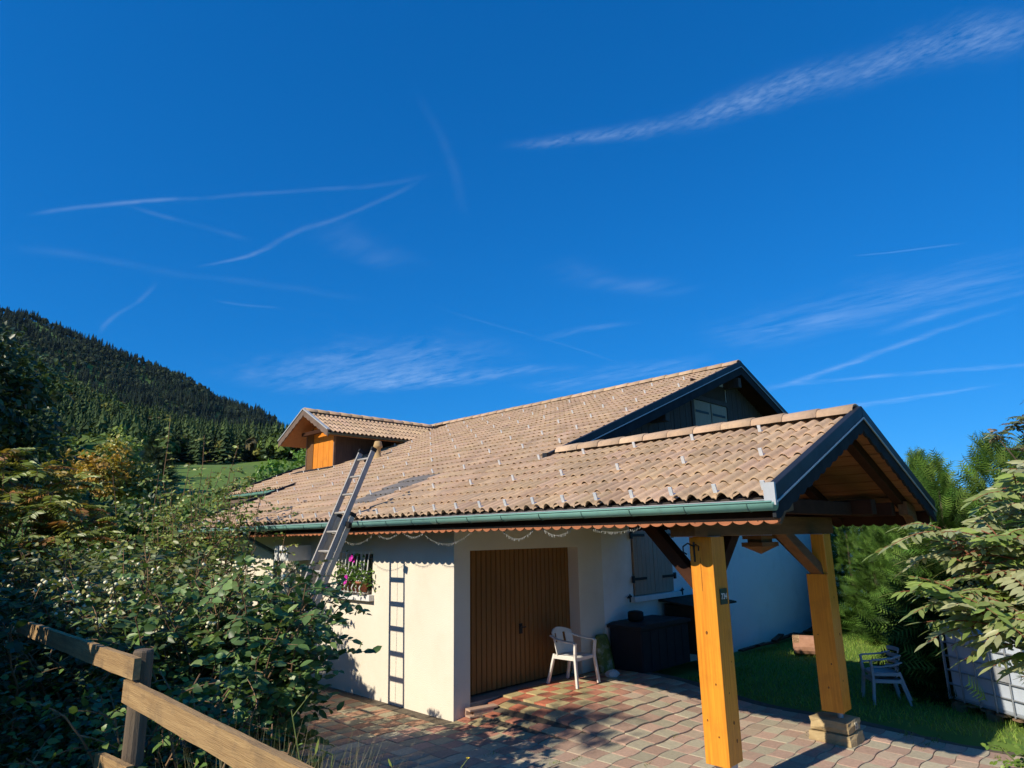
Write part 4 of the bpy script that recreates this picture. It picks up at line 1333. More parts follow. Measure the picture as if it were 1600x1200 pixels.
# water tank in its cage
ANG = math.atan2(-.49, .67)
tk = thing('water_tank', 'white plastic water tank in a galvanised cage on a pallet', 'tank', (4.36, 4.75, -.08), ANG)
def TB(nm, mb, mat, **k): return mb.build(nm, mat, tk, world=False, **k)
q = MB(); q.box(.02, 1.18, .02, .98, .17, 1.06); TB('bottle', q, MAT['tank'], bevel=.05)
q = MB(); q.lathe([(.13, 0), (.13, .05), (.11, .06)], (.6, .5, 1.06), 14); TB('lid', q, MAT['rubber'])
for zz in (.19, .36, .53, .70, .87, 1.04):
    q = MB(); q.tube([(0, 0, zz), (1.2, 0, zz), (1.2, 1.0, zz), (0, 1.0, zz), (0, 0, zz)], .010, 6); TB('cage_rail', q, MAT['cage'])
for i in range(6):
    q = MB(); q.tube([(i * .24, -.012, .17), (i * .24, -.012, 1.05)], .010, 6); TB('cage_bar', q, MAT['cage'])
for i in range(5):
    for xx in (-.012, 1.212):
        q = MB(); q.tube([(xx, .02 + i * .24, .17), (xx, .02 + i * .24, 1.05)], .010, 6); TB('cage_bar', q, MAT['cage'])
q = MB(); q.box(.78, .98, -.026, -.018, .55, .70); TB('label_plate', q, MAT['zinc'])
for yy in (0.0, .45, .9):
    q = MB(); q.box(0, 1.2, yy, yy + .1, .0, .03); q.box(0, .14, yy, yy + .1, .03, .13); q.box(.53, .67, yy, yy + .1, .03, .13); q.box(1.06, 1.2, yy, yy + .1, .03, .13); TB('pallet_runner', q, MAT['pallet'])
for xx in (0.02, .24, .46, .68, .90, 1.08):
    q = MB(); q.box(xx, xx + .1, 0, 1.0, .132, .155); TB('pallet_board', q, MAT['pallet'])
# coiled hose on the tank
rg = random.Random(5); pts = []
ctr = Vector((4.36, 4.75, 0)) + Matrix.Rotation(ANG, 3, 'Z') @ Vector((.42, .3, 0))
for i in range(150):
    t = i / 150 * 2 * math.pi * 5.3
    r = .27 + .05 * math.sin(t * 1.37) + .03 * math.sin(t * .41)
    pts.append((ctr.x + r * math.cos(t) * 1.15, ctr.y + r * math.sin(t), 1.02 + .016 * (i / 28) + .02 * math.sin(t * .9) + .015))
q = MB(); q.tube(pts, .011, 6); tag(q.build('garden_hose', MAT['hose'], smooth=True), 'yellow garden hose coiled on top of the white water tank', 'hose')

# flower pots behind the grille
def blob_leaves(rg, c, rad, n, L, W, cols, up=.5):
    P = np.array(c) + rg.normal(size=(n, 3)) * np.array(rad) * .5
    Dd = rg.normal(size=(n, 3)) + (P - np.array(c)) * 3; Dd /= np.linalg.norm(Dd, axis=1, keepdims=True)
    Nn = rg.normal(size=(n, 3)) * .6 + np.array((0, -.3, up)); 
    C = np.array(cols)[rg.integers(0, len(cols), n)] * rg.uniform(.75, 1.25, (n, 1))
    return P, Dd, Nn, np.full(n, L) * rg.uniform(.7, 1.25, n), np.full(n, W) * rg.uniform(.8, 1.2, n), C


LEAF_T = np.array([(0, 0, 0), (.26, .43, .09), (.26, -.43, .09), (.46, 0, -.02), (.66, .38, .05), (.66, -.38, .05), (1, 0, -.14)], dtype=float)
LEAF_F = np.array([(0, 3, 1), (0, 2, 3), (1, 3, 4), (3, 2, 5), (4, 3, 6), (3, 5, 6)])


def leaves_np(P, Dd, Nn, L, W, C, T=LEAF_T, F=LEAF_F):
    S_ = np.cross(Dd, Nn); S_ /= np.maximum(np.linalg.norm(S_, axis=1, keepdims=True), 1e-6)
    N2 = np.cross(S_, Dd)
    V = (P[:, None, :] + Dd[:, None, :] * (T[None, :, 0:1] * L[:, None, None]) + S_[:, None, :] * (T[None, :, 1:2] * W[:, None, None])
         + N2[:, None, :] * (T[None, :, 2:3] * W[:, None, None]))
    n = len(P); k = len(T)
    FF = (F[None] + (np.arange(n) * k)[:, None, None]).reshape(-1, F.shape[1])
    return V.reshape(-1, 3), FF, np.repeat(C, k, axis=0)


def leaf_part(name, arrs, mat, parent, kind='stuff', **k):
    V, F, C = leaves_np(*arrs, **k)
    o = np_obj(name, V, F, mat, parent, C)
    if kind: tag(o, kind=kind)
    return o


for i, x in enumerate((-2.62, -2.32, -2.06)):
    fp = thing('flower_pot', ['terracotta pot of pink petunias in the window grille beside the ladder', 'middle terracotta pot of pink petunias in the window grille', 'terracotta pot in the window grille farthest from the ladder'][i], 'flower pot', (x, -.09, 1.45), 0, 'pots in the window grille')
    q = MB(); q.lathe([(.07, 0), (.095, .13), (.102, .13), (.102, .16), (.09, .16), (.085, .14)], (x, -.09, 1.455), 14); q.build('pot', MAT['terracotta'], fp, smooth=True)
    leaf_part('foliage', blob_leaves(RNG, (x, -.12, 1.68), (.24, .14, .22), 150, .06, .045, [(.10, .20, .03), (.14, .24, .04), (.07, .15, .03)]), MAT['leaf'], fp)
    pts = [((x - .05, -.24, 1.68), .04)] if i == 1 else ([(x - .22, -.25, 1.55), (x - .2, -.25, 1.62)] if i == 0 else [(x - .1, -.2, 1.98)])
    q = MB(); rg = random.Random(i)
    cl = {0: [(-2.86, -.24, 1.56), (-2.83, -.25, 1.49)], 1: [(-2.28, -.25, 1.64)], 2: [(-2.2, -.20, 1.95)]}[i]
    for c in cl:
        for h_ in range(5):
            cc = Vector(c) + Vector((rg.uniform(-.04, .04), rg.uniform(-.03, .02), rg.uniform(-.04, .04)))
            vs = [cc + Vector((0, .015, 0))] + [cc + Vector((.036 * math.cos(2 * math.pi * k / 8), rg.uniform(-.012, .008), .036 * math.sin(2 * math.pi * k / 8))) for k in range(8)]
            q.add(vs, [(0, 1 + k, 1 + (k + 1) % 8) for k in range(8)])
    tag(q.build('blossom', MAT['pink'], fp), kind='stuff')

# string of icicle lights under the fascia
GAR = [(-2.05, -1.02, .16), (-1.0, -.45, .09), (-.38, .12, .08), (.0, 1.05, .17), (1.48, 2.02, .12), (2.1, 2.55, .09), (2.7, 3.4, .07)]
glab = ['between the ladder and the lit wall', 'short swag above the lit wall', 'tiny swag near the wall corner', 'wide swag over the wall corner', 'deep swag above the garage door', 'small swag above the garage door right half', 'flat swag by the shuttered window']
for gi, (x0, x1, sag) in enumerate(GAR):
    st = thing('string_light', 'swag of pale icicle lights under the eave, ' + glab[gi], 'string light', ((x0 + x1) / 2, -.565, 2.3), 0, 'icicle light swags')
    pts = []
    for i in range(17):
        u = i / 16; pts.append((x0 + (x1 - x0) * u, -.566, 2.335 - sag * 4 * u * (1 - u)))
    q = MB(); q.tube(pts, .002, 5); q.build('wire', MAT['wire'], st)
    q = MB(); rg = random.Random(gi)
    for i in range(1, 34):
        u = i / 34; px_, pz_ = x0 + (x1 - x0) * u, 2.335 - sag * 4 * u * (1 - u)
        l = rg.uniform(.008, .03); q.bar((px_, -.566, pz_), (px_ + rg.uniform(-.012, .012), -.566 + rg.uniform(-.012, .012), pz_ - l), .004, .004, up=(1, 0, 0))
    tag(q.build('bulbs', MAT['bulb'], st), kind='stuff')

# ------------------------------------------------------------------ fence by the lane
fe = thing('fence', 'weathered plank fence with grey round posts along the lane', 'fence', (3.3, -4.7, .5))
for px_ in (3.03, -1.1, 6.2):
    q = MB(); rg = random.Random(int(px_ * 10)); top = 1.71 if px_ < 6 else 1.3
    q.lathe([(.052, .3), (.050, 1.0), (.047, top - .01), (.042, top), (.02, top + .004)], (px_, -4.585, 0), 14)
    q.build('post', MAT['fence_post'], fe, smooth=False)
def rail(x0, x1, z0, z1, h, y, seed, t=.032):
    rg = random.Random(seed); n = 16; top = []; bot = []
    for i in range(n + 1):
        u = i / n; x = x0 + (x1 - x0) * u; z = z0 + (z1 - z0) * u
        top.append((x, z + rg.uniform(-.0012, .0012))); bot.append((x, z - h + rg.uniform(-.0025, .0025)))
    q = MB(); q.strip(top, bot, 'y', y, y + t); q.build('rail', MAT['fence'], fe)
rail(3.09, 5.45, 1.59, 1.57, .10, -4.68, 4)
rail(0.2, 3.22, 1.665, 1.70, .10, -4.68, 5)
rail(2.75, 3.27, 1.20, 1.24, .10, -4.68, 6)

# ------------------------------------------------------------------ plants
def unit(a):
    return a / np.maximum(np.linalg.norm(a, axis=-1, keepdims=True), 1e-9)


def gz(x, y):
    return float(ground_z(x, y)) - 0.02


SPRAY_T = [(0, .012, 0), (0, -.012, 0), (1, 0, -.10)]
SPRAY_F = [(0, 1, 2)]
for _k in range(6):
    _t = .08 + .13 * _k; _l = .36 * (1 - .75 * abs(_t - .35))
    for _s in (1, -1):
        _b = len(SPRAY_T)
        SPRAY_T += [(_t, 0, -.1 * _t), (_t + .07, 0, -.1 * _t), (_t + .30 * (1 - _t * .4), _s * _l, -.1 * _t - .04)]
        SPRAY_F.append((_b, _b + 1, _b + 2))
SPRAY_T = np.array(SPRAY_T, dtype=float); SPRAY_F = np.array(SPRAY_F)
BLADE_T = np.array([(0, .5, 0), (0, -.5, 0), (.55, .3, -.3), (.55, -.3, -.3), (1, 0, -1.4)], dtype=float)
BLADE_F = np.array([(0, 1, 3), (0, 3, 2), (2, 3, 4)])
# finer single leaf, unit length along x and unit width along y
_lt = [(0, 0, 0)]; _lf = []
for _x, _w in ((.14, .26), (.32, .46), (.52, .5), (.72, .36), (.88, .16)):
    _lt += [(_x, _w, .10 * _w * 2 - .12 * _x * _x), (_x, 0, -.12 * _x * _x), (_x, -_w, .10 * _w * 2 - .12 * _x * _x)]
_lt.append((1, 0, -.14))
_lf += [(0, 2, 1), (0, 3, 2)]
for _k in range(4):
    _a = 1 + _k * 3
    _lf += [(_a, _a + 1, _a + 4, _a + 3), (_a + 1, _a + 2, _a + 5, _a + 4)]
_lf += [(13, 14, 16), (14, 15, 16)]
LEAF_ME = bpy.data.meshes.new('leaf'); LEAF_ME.from_pydata(_lt, [], _lf); LEAF_ME.materials.append(MAT['leaf_obj']); LEAF_ME.update()
for _p in LEAF_ME.polygons: _p.use_smooth = True


def single_leaves(arr, parent, n, view=None):
    """the n leaves nearest the viewer become objects; returns the others"""
    P, Dd, Nn, L, W, C = arr
    q = P - np.array(CAM); zf = q @ np.array(_f)
    u = 800 + 1018 * (q @ np.array(_r)) / zf; v = 600 - 1018 * (q @ np.array(_u)) / zf
    size = L / zf * ((u > 0) & (u < 1600) & (v > 0) & (v < 1200))
    idx = np.argsort(-size)[:n]
    S_ = unit(np.cross(Dd, Nn)); N2 = np.cross(S_, Dd)
    for i in idx:
        d = Dd[i] * L[i]; s = S_[i] * W[i]; m = N2[i] * W[i]
        M = Matrix(((d[0], s[0], m[0], P[i][0]), (d[1], s[1], m[1], P[i][1]), (d[2], s[2], m[2], P[i][2]), (0, 0, 0, 1)))
        inst('leaf', LEAF_ME, parent, M, tuple(float(c) for c in C[i]))
    keep = np.ones(len(P), bool); keep[idx] = False
    return tuple(a[keep] for a in arr)


def pick(rg, cols, n, lo=.75, hi=1.25):
    cols = np.array(cols)
    return cols[rg.integers(0, len(cols), n)] * rg.uniform(lo, hi, (n, 1))


def stems(rg, base, n, h, spread, base_r, bend=1.5, hvar=.3, toward=None):
    out = []
    for i in range(n):
        a = rg.uniform(0, 2 * math.pi); dirv = np.array((math.cos(a), math.sin(a), 0))
        hh = h * rg.uniform(1 - hvar, 1.0); sp = spread * math.sqrt(rg.uniform(.02, 1))
        off = np.array((rg.uniform(-1, 1) * base_r, rg.uniform(-1, 1) * base_r, 0))
        if toward is not None: dirv = dirv * .8 + np.array(toward) * .5
        t = np.linspace(0, 1, 9)[:, None]
        drop = (sp / max(h, .1)) ** 2 * .35
        pts = np.array(base) + off + dirv * (sp * t ** bend) + np.array((0, 0, 1)) * (hh * (t - drop * t * t))
        pts += np.cumsum(rg.normal(size=(9, 3)) * .012 * h, axis=0) * np.array((1, 1, .3))
        out.append(pts)
    return out


def twiggy(rg, paths, twig_n, twig_len, gap, t0=.25, up=.35, droop=.25):
    twigs = []; P = []; Dd = []; Nn = []
    for pts in paths:
        c = pts.mean(axis=0)
        for k in range(twig_n):
            t = t0 + (1 - t0) * (k + rg.uniform(0, 1)) / twig_n
            f = t * 8; i = min(int(f), 7); p = pts[i] + (pts[i + 1] - pts[i]) * (f - i)
            a = rg.uniform(0, 2 * math.pi)
            d = unit(np.array((math.cos(a), math.sin(a), up + rg.normal() * .3)))
            L = twig_len * rg.uniform(.5, 1.2)
            m = max(3, int(L / gap))
            tp = [p + d * L * s + np.array((0, 0, -droop * L * s * s)) for s in np.linspace(0, 1, 5)]
            twigs.append(tp)
            for q in range(m + 1):
                s = .12 + .88 * q / m
                pos = p + d * L * s + np.array((0, 0, -droop * L * s * s))
                sd = unit(np.cross(d, (0, 0, 1))) * (1 if q % 2 else -1)
                if q == m: sd = sd * .1
                dd = d * .55 + sd * .8 + np.array((0, 0, -.15)) + rg.normal(size=3) * .25
                P.append(pos); Dd.append(dd); Nn.append(np.array((.2, -.6, .6)) + rg.normal(size=3) * .45)
    return twigs, np.array(P), unit(np.array(Dd)), unit(np.array(Nn))


def tubes(name, paths, r0, r1, mat, parent, seg=5):
    m = MB()
    for p in paths:
        n = len(p); m.tube([tuple(v) for v in p], [r0 + (r1 - r0) * i / (n - 1) for i in range(n)], seg)
    me = bpy.data.meshes.new(name); me.from_pydata(m.v, [], m.f); me.materials.append(mat); me.update()
    o = link(bpy.data.objects.new(name, me), parent)
    if len(paths) > 1: tag(o, kind='stuff')
    return o


def shrub(name, label, xy, h, spread, n, cols, leaf=(.07, .04), twig_n=7, twig_len=.3, gap=.05, stem_mat='twig', seed=1, singles=0, base_r=.25, bend=1.5, t0=.2,
          group=None, hvar=.35, z=None, cat='shrub', stem_r=.012, toward=None, up=.35, droop=.25):
    rg = np.random.default_rng(seed)
    b = (xy[0], xy[1], gz(*xy) if z is None else z)
    t = thing(name, label, cat, b, 0, group)
    ps = stems(rg, b, n, h, spread, base_r, bend, hvar, toward)
    tw, P, Dd, Nn = twiggy(rg, ps, twig_n, twig_len, gap, t0, up, droop)
    tubes('stems', ps, stem_r, stem_r * .35, MAT[stem_mat], t)
    tubes('twigs', tw, stem_r * .4, stem_r * .18, MAT[stem_mat], t, 4)
    k = len(P)
    arr = (P, Dd, Nn, leaf[0] * rg.uniform(.6, 1.25, k), leaf[1] * rg.uniform(.7, 1.2, k), pick(rg, cols, k))
    if singles: arr = single_leaves(arr, t, singles)
    leaf_part('foliage', arr, MAT['leaf'], t)
    return t, ps, tw, P


def crown_arrays(rg, c, rad, nclump, per, leaf, cols, shell=.45, flat=.25):
    c = np.array(c); rad = np.array(rad)
    d = unit(rg.normal(size=(nclump, 3))); d[:, 2] = np.where(d[:, 2] < -.55, -d[:, 2], d[:, 2])
    rr = rg.uniform(shell, 1.0, (nclump, 1)) * (1 + .18 * np.sin(3 * d[:, :1] + 5 * d[:, 1:2]) + .12 * rg.normal(size=(nclump, 1)))
    cc = c + d * rad * rr
    cr = rad.mean() * rg.uniform(.13, .27, (nclump, 1))
    o = rg.normal(size=(nclump, per, 3)) * .55 * cr[:, None] * np.array((1, 1, .75))
    P = (cc[:, None] + o).reshape(-1, 3)
    out = unit(o.reshape(-1, 3) + np.repeat(d, per, axis=0) * .25 * rad.mean() * .3)
    n = len(P)
    Dd = unit(out * .6 + rg.normal(size=(n, 3)) * .6 + np.array((0, 0, -.25)))
    Nn = unit(out * .5 + np.array((.1, -.35, .5)) + rg.normal(size=(n, 3)) * .45)
    cl = pick(rg, cols, nclump, .75, 1.2)
    C = np.repeat(cl, per, axis=0) * rg.uniform(.75, 1.25, (n, 1))
    return P, Dd, Nn, leaf[0] * rg.uniform(.6, 1.3, n), leaf[1] * rg.uniform(.7, 1.2, n), C, cc


def tree(name, label, xy, h, rad, cols, leaf=(.3, .2), nclump=70, per=40, seed=1, z=None, group=None, crown_z=None, trunk_r=.14, mat='leaf', shell=.45, limbs=10, cat='tree'):
    rg = np.random.default_rng(seed)
    b = np.array((xy[0], xy[1], gz(*xy) if z is None else z))
    t = thing(name, label, cat, tuple(b), 0, group)
    cz = crown_z if crown_z is not None else h - rad[2]
    c = b + np.array((0, 0, cz))
    *arr, cc = crown_arrays(rg, c, rad, nclump, per, leaf, cols, shell)
    tr = MB(); pts = [tuple(b + np.array((.05 * h * math.sin(i * 1.1) * .12, .04 * h * math.cos(i * .9) * .12, (cz + rad[2] * .5) * i / 6 - .1))) for i in range(7)]
    tr.tube(pts, [trunk_r * (1 - .75 * i / 6) for i in range(7)], 8)
    tro = tr.build('trunk', MAT['bark'], t, smooth=True)
    lm = []
    for i in rg.choice(len(cc), min(limbs, len(cc)), replace=False):
        s = b + np.array((0, 0, max(.25 * cz, cz - rad[2] * rg.uniform(.1, .9))))
        e = cc[i]; mid = (s + e) / 2 + np.array((0, 0, .12 * rad[2]))
        lm.append([s, s * .6 + mid * .4, mid, mid * .5 + e * .5, e])
    tubes('limbs', lm, trunk_r * .4, trunk_r * .08, MAT['bark'], t, 5)
    V, F, C = leaves_np(*arr)
    o = np_obj('crown', V, F, MAT[mat], t, C); tag(o, kind='stuff')
    return t


def conifer(name, label, xy, h, r0, cols, n=900, spray=(.55, .55), seed=1, z=None, group=None, upturn=.1, power=.9, skirt=.05, cat='tree', leaders=0):
    """feathery evergreen built of flat sprays round one or several tapering outlines"""
    rg = np.random.default_rng(seed)
    b = np.array((xy[0], xy[1], gz(*xy) if z is None else z))
    t = thing(name, label, cat, tuple(b), 0, group)
    tops = [(0.0, 0.0, 1.0, 1.0)]
    for k in range(leaders):
        a = 2 * math.pi * (k + rg.uniform(0, .6)) / leaders
        tops.append((r0 * .6 * math.cos(a), r0 * .6 * math.sin(a), rg.uniform(.66, .95), rg.uniform(.45, .65)))
    Ps = []; Ds = []; Ns = []; Ss = []; trunks = []
    wsum = sum(q_[2] * q_[3] for q_ in tops)
    for (ox, oy, hf, rf) in tops:
        m = int(n * hf * rf / wsum); hh = h * hf; rr0 = r0 * rf if leaders else r0
        u = rg.uniform(0, 1, m) ** 1.2
        a = rg.uniform(0, 2 * math.pi, m)
        prof = rr0 * ((1 - u) ** power + .03) * (1 + .2 * np.sin(a * 3 + u * 11) + .16 * rg.normal(size=m))
        rr = prof * rg.uniform(.4, 1.0, m)
        P = b + np.stack([ox + rr * np.cos(a), oy + rr * np.sin(a), skirt * hh + u * hh * (1 - skirt)], -1)
        out = np.stack([np.cos(a), np.sin(a), np.zeros(m)], -1)
        Ps.append(P); Ds.append(unit(out + np.array((0, 0, 1)) * (upturn + 1.6 * u[:, None] ** 3) + rg.normal(size=(m, 3)) * .42))
        Ns.append(unit(np.array((0, -.35, .8)) + out * .3 + rg.normal(size=(m, 3)) * .6)); Ss.append(rg.uniform(.5, 1.25, m) * (1 - .4 * u))
        trunks.append([b + np.array((ox * .3, oy * .3, -.1)), b + np.array((ox, oy, hh * .5)), b + np.array((ox, oy, hh * .9))])
    P = np.vstack(Ps); n = len(P); sc = np.concatenate(Ss)
    C = pick(rg, cols, n, .55, 1.5)
    V, F, C = leaves_np(P, np.vstack(Ds), np.vstack(Ns), spray[0] * sc, spray[1] * sc, C, SPRAY_T, SPRAY_F)
    o = np_obj('crown', V, F, MAT['needle'], t, C); tag(o, kind='stuff')
    tubes('trunk', trunks, .03 * r0 + .03, .01, MAT['bark'], t, 7)
    return t


def compound(rg, P0, D0, length, pairs, LL, LW, cols, droop=.35, lift=0.0):
    """pinnate leaf: rachis points and leaflet arrays"""
    sd = unit(np.cross(D0, (0, 0, 1))); P = []; Dd = []; Nn = []; L = []
    path = []
    for i in range(6):
        s = i / 5; path.append(P0 + D0 * length * s + np.array((0, 0, -droop * length * s * s)))
    for k in range(pairs):
        s = .18 + .8 * k / pairs
        pos = P0 + D0 * length * s + np.array((0, 0, -droop * length * s * s))
        tg = unit(D0 + np.array((0, 0, -2 * droop * s)))
        for sg in (1, -1):
            P.append(pos); Dd.append(unit(tg * .45 + sd * sg + np.array((0, 0, -.25)) + rg.normal(size=3) * .12)); Nn.append(unit(np.array((.05, -.75, .6)) + rg.normal(size=3) * .35)); L.append(LL * (1 - .35 * abs(s - .45)) * rg.uniform(.85, 1.1))
    P.append(path[-1]); Dd.append(unit(D0 + np.array((0, 0, -2 * droop)))); Nn.append(np.array((0, 0, 1.0))); L.append(LL)
    n = len(P)
    base = np.array(cols[rg.integers(0, len(cols))])
    return path, (np.array(P), np.array(Dd), np.array(Nn), np.array(L), np.array(L) * (LW / LL), np.tile(base, (n, 1)) * rg.uniform(.8, 1.2, (n, 1)))


def cat_arr(arrs):
    return tuple(np.concatenate([a[i] for a in arrs]) for i in range(6))


def pinnate_plant(name, label, base, branches, cols, n_leaf, length, pairs, LL, LW, seed, singles=0, cat='shrub', rosette=True, stem_mat='twig_red', droop=.35, stem_r=.02):
    rg = np.random.default_rng(seed)
    t = thing(name, label, cat, base)
    rach = []; arrs = []; st = []
    for tip in branches:
        tip = np.array(tip, dtype=float); b = np.array(base, dtype=float)
        mid = b * .5 + tip * .5 + np.array((rg.normal() * .08, rg.normal() * .08, .15))
        st.append([b, b * .6 + mid * .4, mid, mid * .45 + tip * .55, tip])
        for k in range(n_leaf):
            a = rg.uniform(0, 2 * math.pi); el = rg.uniform(-.1, .75)
            d = unit(np.array((math.cos(a), math.sin(a), el)))
            s = 0 if rosette else rg.uniform(0, .5)
            p0 = tip * (1 - s * .5) + mid * (s * .5) + rg.normal(size=3) * .02
            path, ar = compound(rg, p0, d, length * rg.uniform(.65, 1.1), pairs, LL, LW, cols, droop * rg.uniform(.6, 1.4))
            rach.append(path); arrs.append(ar)
    tubes('stems', st, stem_r, stem_r * .4, MAT[stem_mat], t, 6)
    tubes('leaf_stalks', rach, .0035, .0015, MAT[stem_mat], t, 4)
    arr = cat_arr(arrs)
    if singles: arr = single_leaves(arr, t, singles)
    leaf_part('foliage', arr, MAT['leaf'], t)
    return t


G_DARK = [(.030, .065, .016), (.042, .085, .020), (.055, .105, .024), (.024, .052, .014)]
G_MID = [(.10, .18, .038), (.13, .22, .045), (.08, .15, .032), (.16, .24, .052)]
G_LIGHT = [(.20, .27, .055), (.25, .31, .065), (.17, .25, .05), (.29, .32, .08)]
G_OLIVE = [(.17, .21, .055), (.22, .25, .065), (.13, .175, .045), (.27, .27, .09)]

# --- left side, from the lane towards the house
t, ps, tw, P = shrub('leafy_shrub', 'dense dark green glossy shrub beside the lit wall', (0.95, -3.25), 2.0, .85, 60, [(.085, .16, .045), (.12, .21, .058), (.155, .25, .07), (.065, .125, .035), (.19, .28, .085)], (.10, .062), 17, .36, .040, seed=21, singles=280, base_r=.45, t0=.05, stem_mat='twig')
t, ps, tw, P = shrub('snowberry_shrub', 'twiggy snowberry shrub with white berries in front of the eave', (-0.35, -3.8), 2.0, 1.15, 62, G_OLIVE + G_MID[:2], (.066, .045), 16, .34, .040, seed=22, singles=120, base_r=.55, t0=.1, stem_mat='twig')
rg = np.random.default_rng(3)
sel = P[rg.choice(len(P), 1200)]; sel = sel[(sel[:, 2] > 1.25) & (sel[:, 0] - sel[:, 1] > 3.0)][:240]
m = MB()
for p in sel:
    for k in range(rg.integers(2, 6)):
        c = p + rg.normal(size=3) * .022 + np.array((0, -.03, 0)); r = rg.uniform(.012, .020)
        m.add([c + np.array(v) * r for v in ((0, 0, 1), (1, 0, 0), (0, 1, 0), (-1, 0, 0), (0, -1, 0), (0, 0, -1), (.6, .6, .6), (-.6, -.6, .6), (.6, -.6, -.6))], [(0, 1, 6), (6, 2, 0), (1, 2, 6), (0, 2, 3), (0, 3, 7), (0, 7, 4), (7, 3, 4), (0, 4, 1), (5, 2, 1), (5, 3, 2), (5, 4, 3), (5, 8, 4), (5, 1, 8), (1, 4, 8)])
me = bpy.data.meshes.new('berries'); me.from_pydata([tuple(v) for v in m.v], [], m.f); me.materials.append(MAT['berry']); me.update()
for p_ in me.polygons: p_.use_smooth = True
tag(link(bpy.data.objects.new('berries', me), t), kind='stuff')
shrub('woolly_shrub', 'pale green shrub with upright woolly leaves left of the snowberries', (-1.0, -4.1), 1.85, .85, 44, [(.14, .17, .07), (.11, .15, .05), (.17, .19, .09)], (.10, .040), 16, .32, .042, seed=23, base_r=.4, stem_mat='twig_green', t0=.05)
shrub('whip_shrub', 'tall airy light green shrub with long upright orange stems', (-4.45, -1.6), 3.6, .5, 46, G_LIGHT + G_MID[:2], (.075, .05), 26, .26, .042, seed=24, base_r=.6, bend=1.15, t0=.2, stem_mat='twig', hvar=.5)
shrub('whip_shrub', 'long bare orange whips with few leaves against the eave', (-4.35, -1.8), 4.35, .6, 11, G_LIGHT, (.07, .048), 24, .2, .042, seed=29, base_r=.5, bend=1.2, t0=.3, stem_mat='twig', hvar=.4)
shrub('bushy_shrub', 'yellow-green bush at the far corner of the eave', (-3.9, -2.9), 2.5, 1.2, 50, G_LIGHT, (.09, .06), 16, .42, .05, seed=25, base_r=.6, t0=.05)
shrub('bushy_shrub', 'mid green bush behind the sumac and below the distant spruce', (-6.2, -3.6), 2.6, 1.5, 46, G_MID, (.11, .07), 16, .45, .06, seed=26, base_r=.7, t0=.05)
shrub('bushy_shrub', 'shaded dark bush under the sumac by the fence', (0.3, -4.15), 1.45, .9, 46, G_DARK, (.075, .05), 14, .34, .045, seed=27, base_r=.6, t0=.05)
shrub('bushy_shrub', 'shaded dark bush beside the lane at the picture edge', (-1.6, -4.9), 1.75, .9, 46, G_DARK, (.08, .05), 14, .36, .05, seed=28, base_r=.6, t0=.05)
pinnate_plant('sumac', 'sumac shrub turning orange red with feathery leaves', (-3.15, -4.5, gz(-3.15, -4.5)),
              [(-3.70, -4.75, 3.16), (-3.30, -4.50, 3.33), (-3.00, -4.20, 3.11), (-2.75, -4.05, 2.82), (-2.50, -3.80, 2.65), (-2.25, -3.70, 2.48), (-2.90, -4.45, 2.82), (-2.60, -4.30, 2.59), (-2.35, -4.05, 2.42), (-3.50, -4.35, 2.99), (-2.40, -4.35, 2.14), (-2.10, -3.95, 2.08), (-2.90, -3.85, 2.99), (-1.95, -4.20, 1.80), (-3.40, -4.95, 2.94), (-2.80, -4.75, 2.42),
               (-3.10, -4.65, 2.65), (-2.65, -3.95, 2.37), (-2.40, -4.15, 2.65), (-2.85, -4.25, 2.19), (-2.20, -4.10, 2.31), (-3.20, -4.15, 2.76), (-2.55, -4.55, 1.97), (-2.05, -3.80, 2.31), (-3.60, -4.55, 2.54)],
              [(.20, .25, .045), (.28, .27, .045), (.33, .24, .045), (.20, .26, .045), (.34, .16, .04), (.17, .22, .045), (.23, .27, .05), (.27, .28, .06)], 15, .42, 9, .11, .038, 31, singles=120, stem_mat='twig', stem_r=.012)
tree('dark_tree', 'dark green broad tree at the edge of the picture behind the sumac', (-11.0, -4.55), 6.3, (1.9, 1.9, 2.6), [(.045, .085, .028), (.06, .105, .035), (.035, .065, .02)], (.17, .10), 170, 90, seed=41, trunk_r=.16, cat='tree')
# shaded undergrowth below the fence
def carpet(name, label, pts, n, leaf, cols, seed, hmax=.35, mat='leaf', parent=None, T=LEAF_T, F=LEAF_F):
    rg = np.random.default_rng(seed); P = []
    pts = np.array(pts)
    i = rg.integers(0, len(pts), n); P = pts[i, :2] + rg.normal(size=(n, 2)) * pts[i, 2:3]
    z = ground_z(P[:, 0], P[:, 1]) + rg.uniform(0, 1, n) ** .8 * pts[i, 3]
    P = np.column_stack([P, z])
    Dd = unit(rg.normal(size=(n, 3)) * np.array((1, 1, .5))); Nn = unit(np.array((0, -.2, 1)) + rg.normal(size=(n, 3)) * .4)
    arr = (P, Dd, Nn, leaf[0] * rg.uniform(.5, 1.2, n), leaf[1] * rg.uniform(.6, 1.2, n), pick(rg, cols, n))
    V, FF, C = leaves_np(*arr, T=T, F=F)
    o = np_obj(name, V, FF, MAT[mat], parent, C)
    return tag(o, label, 'plants', kind='stuff')


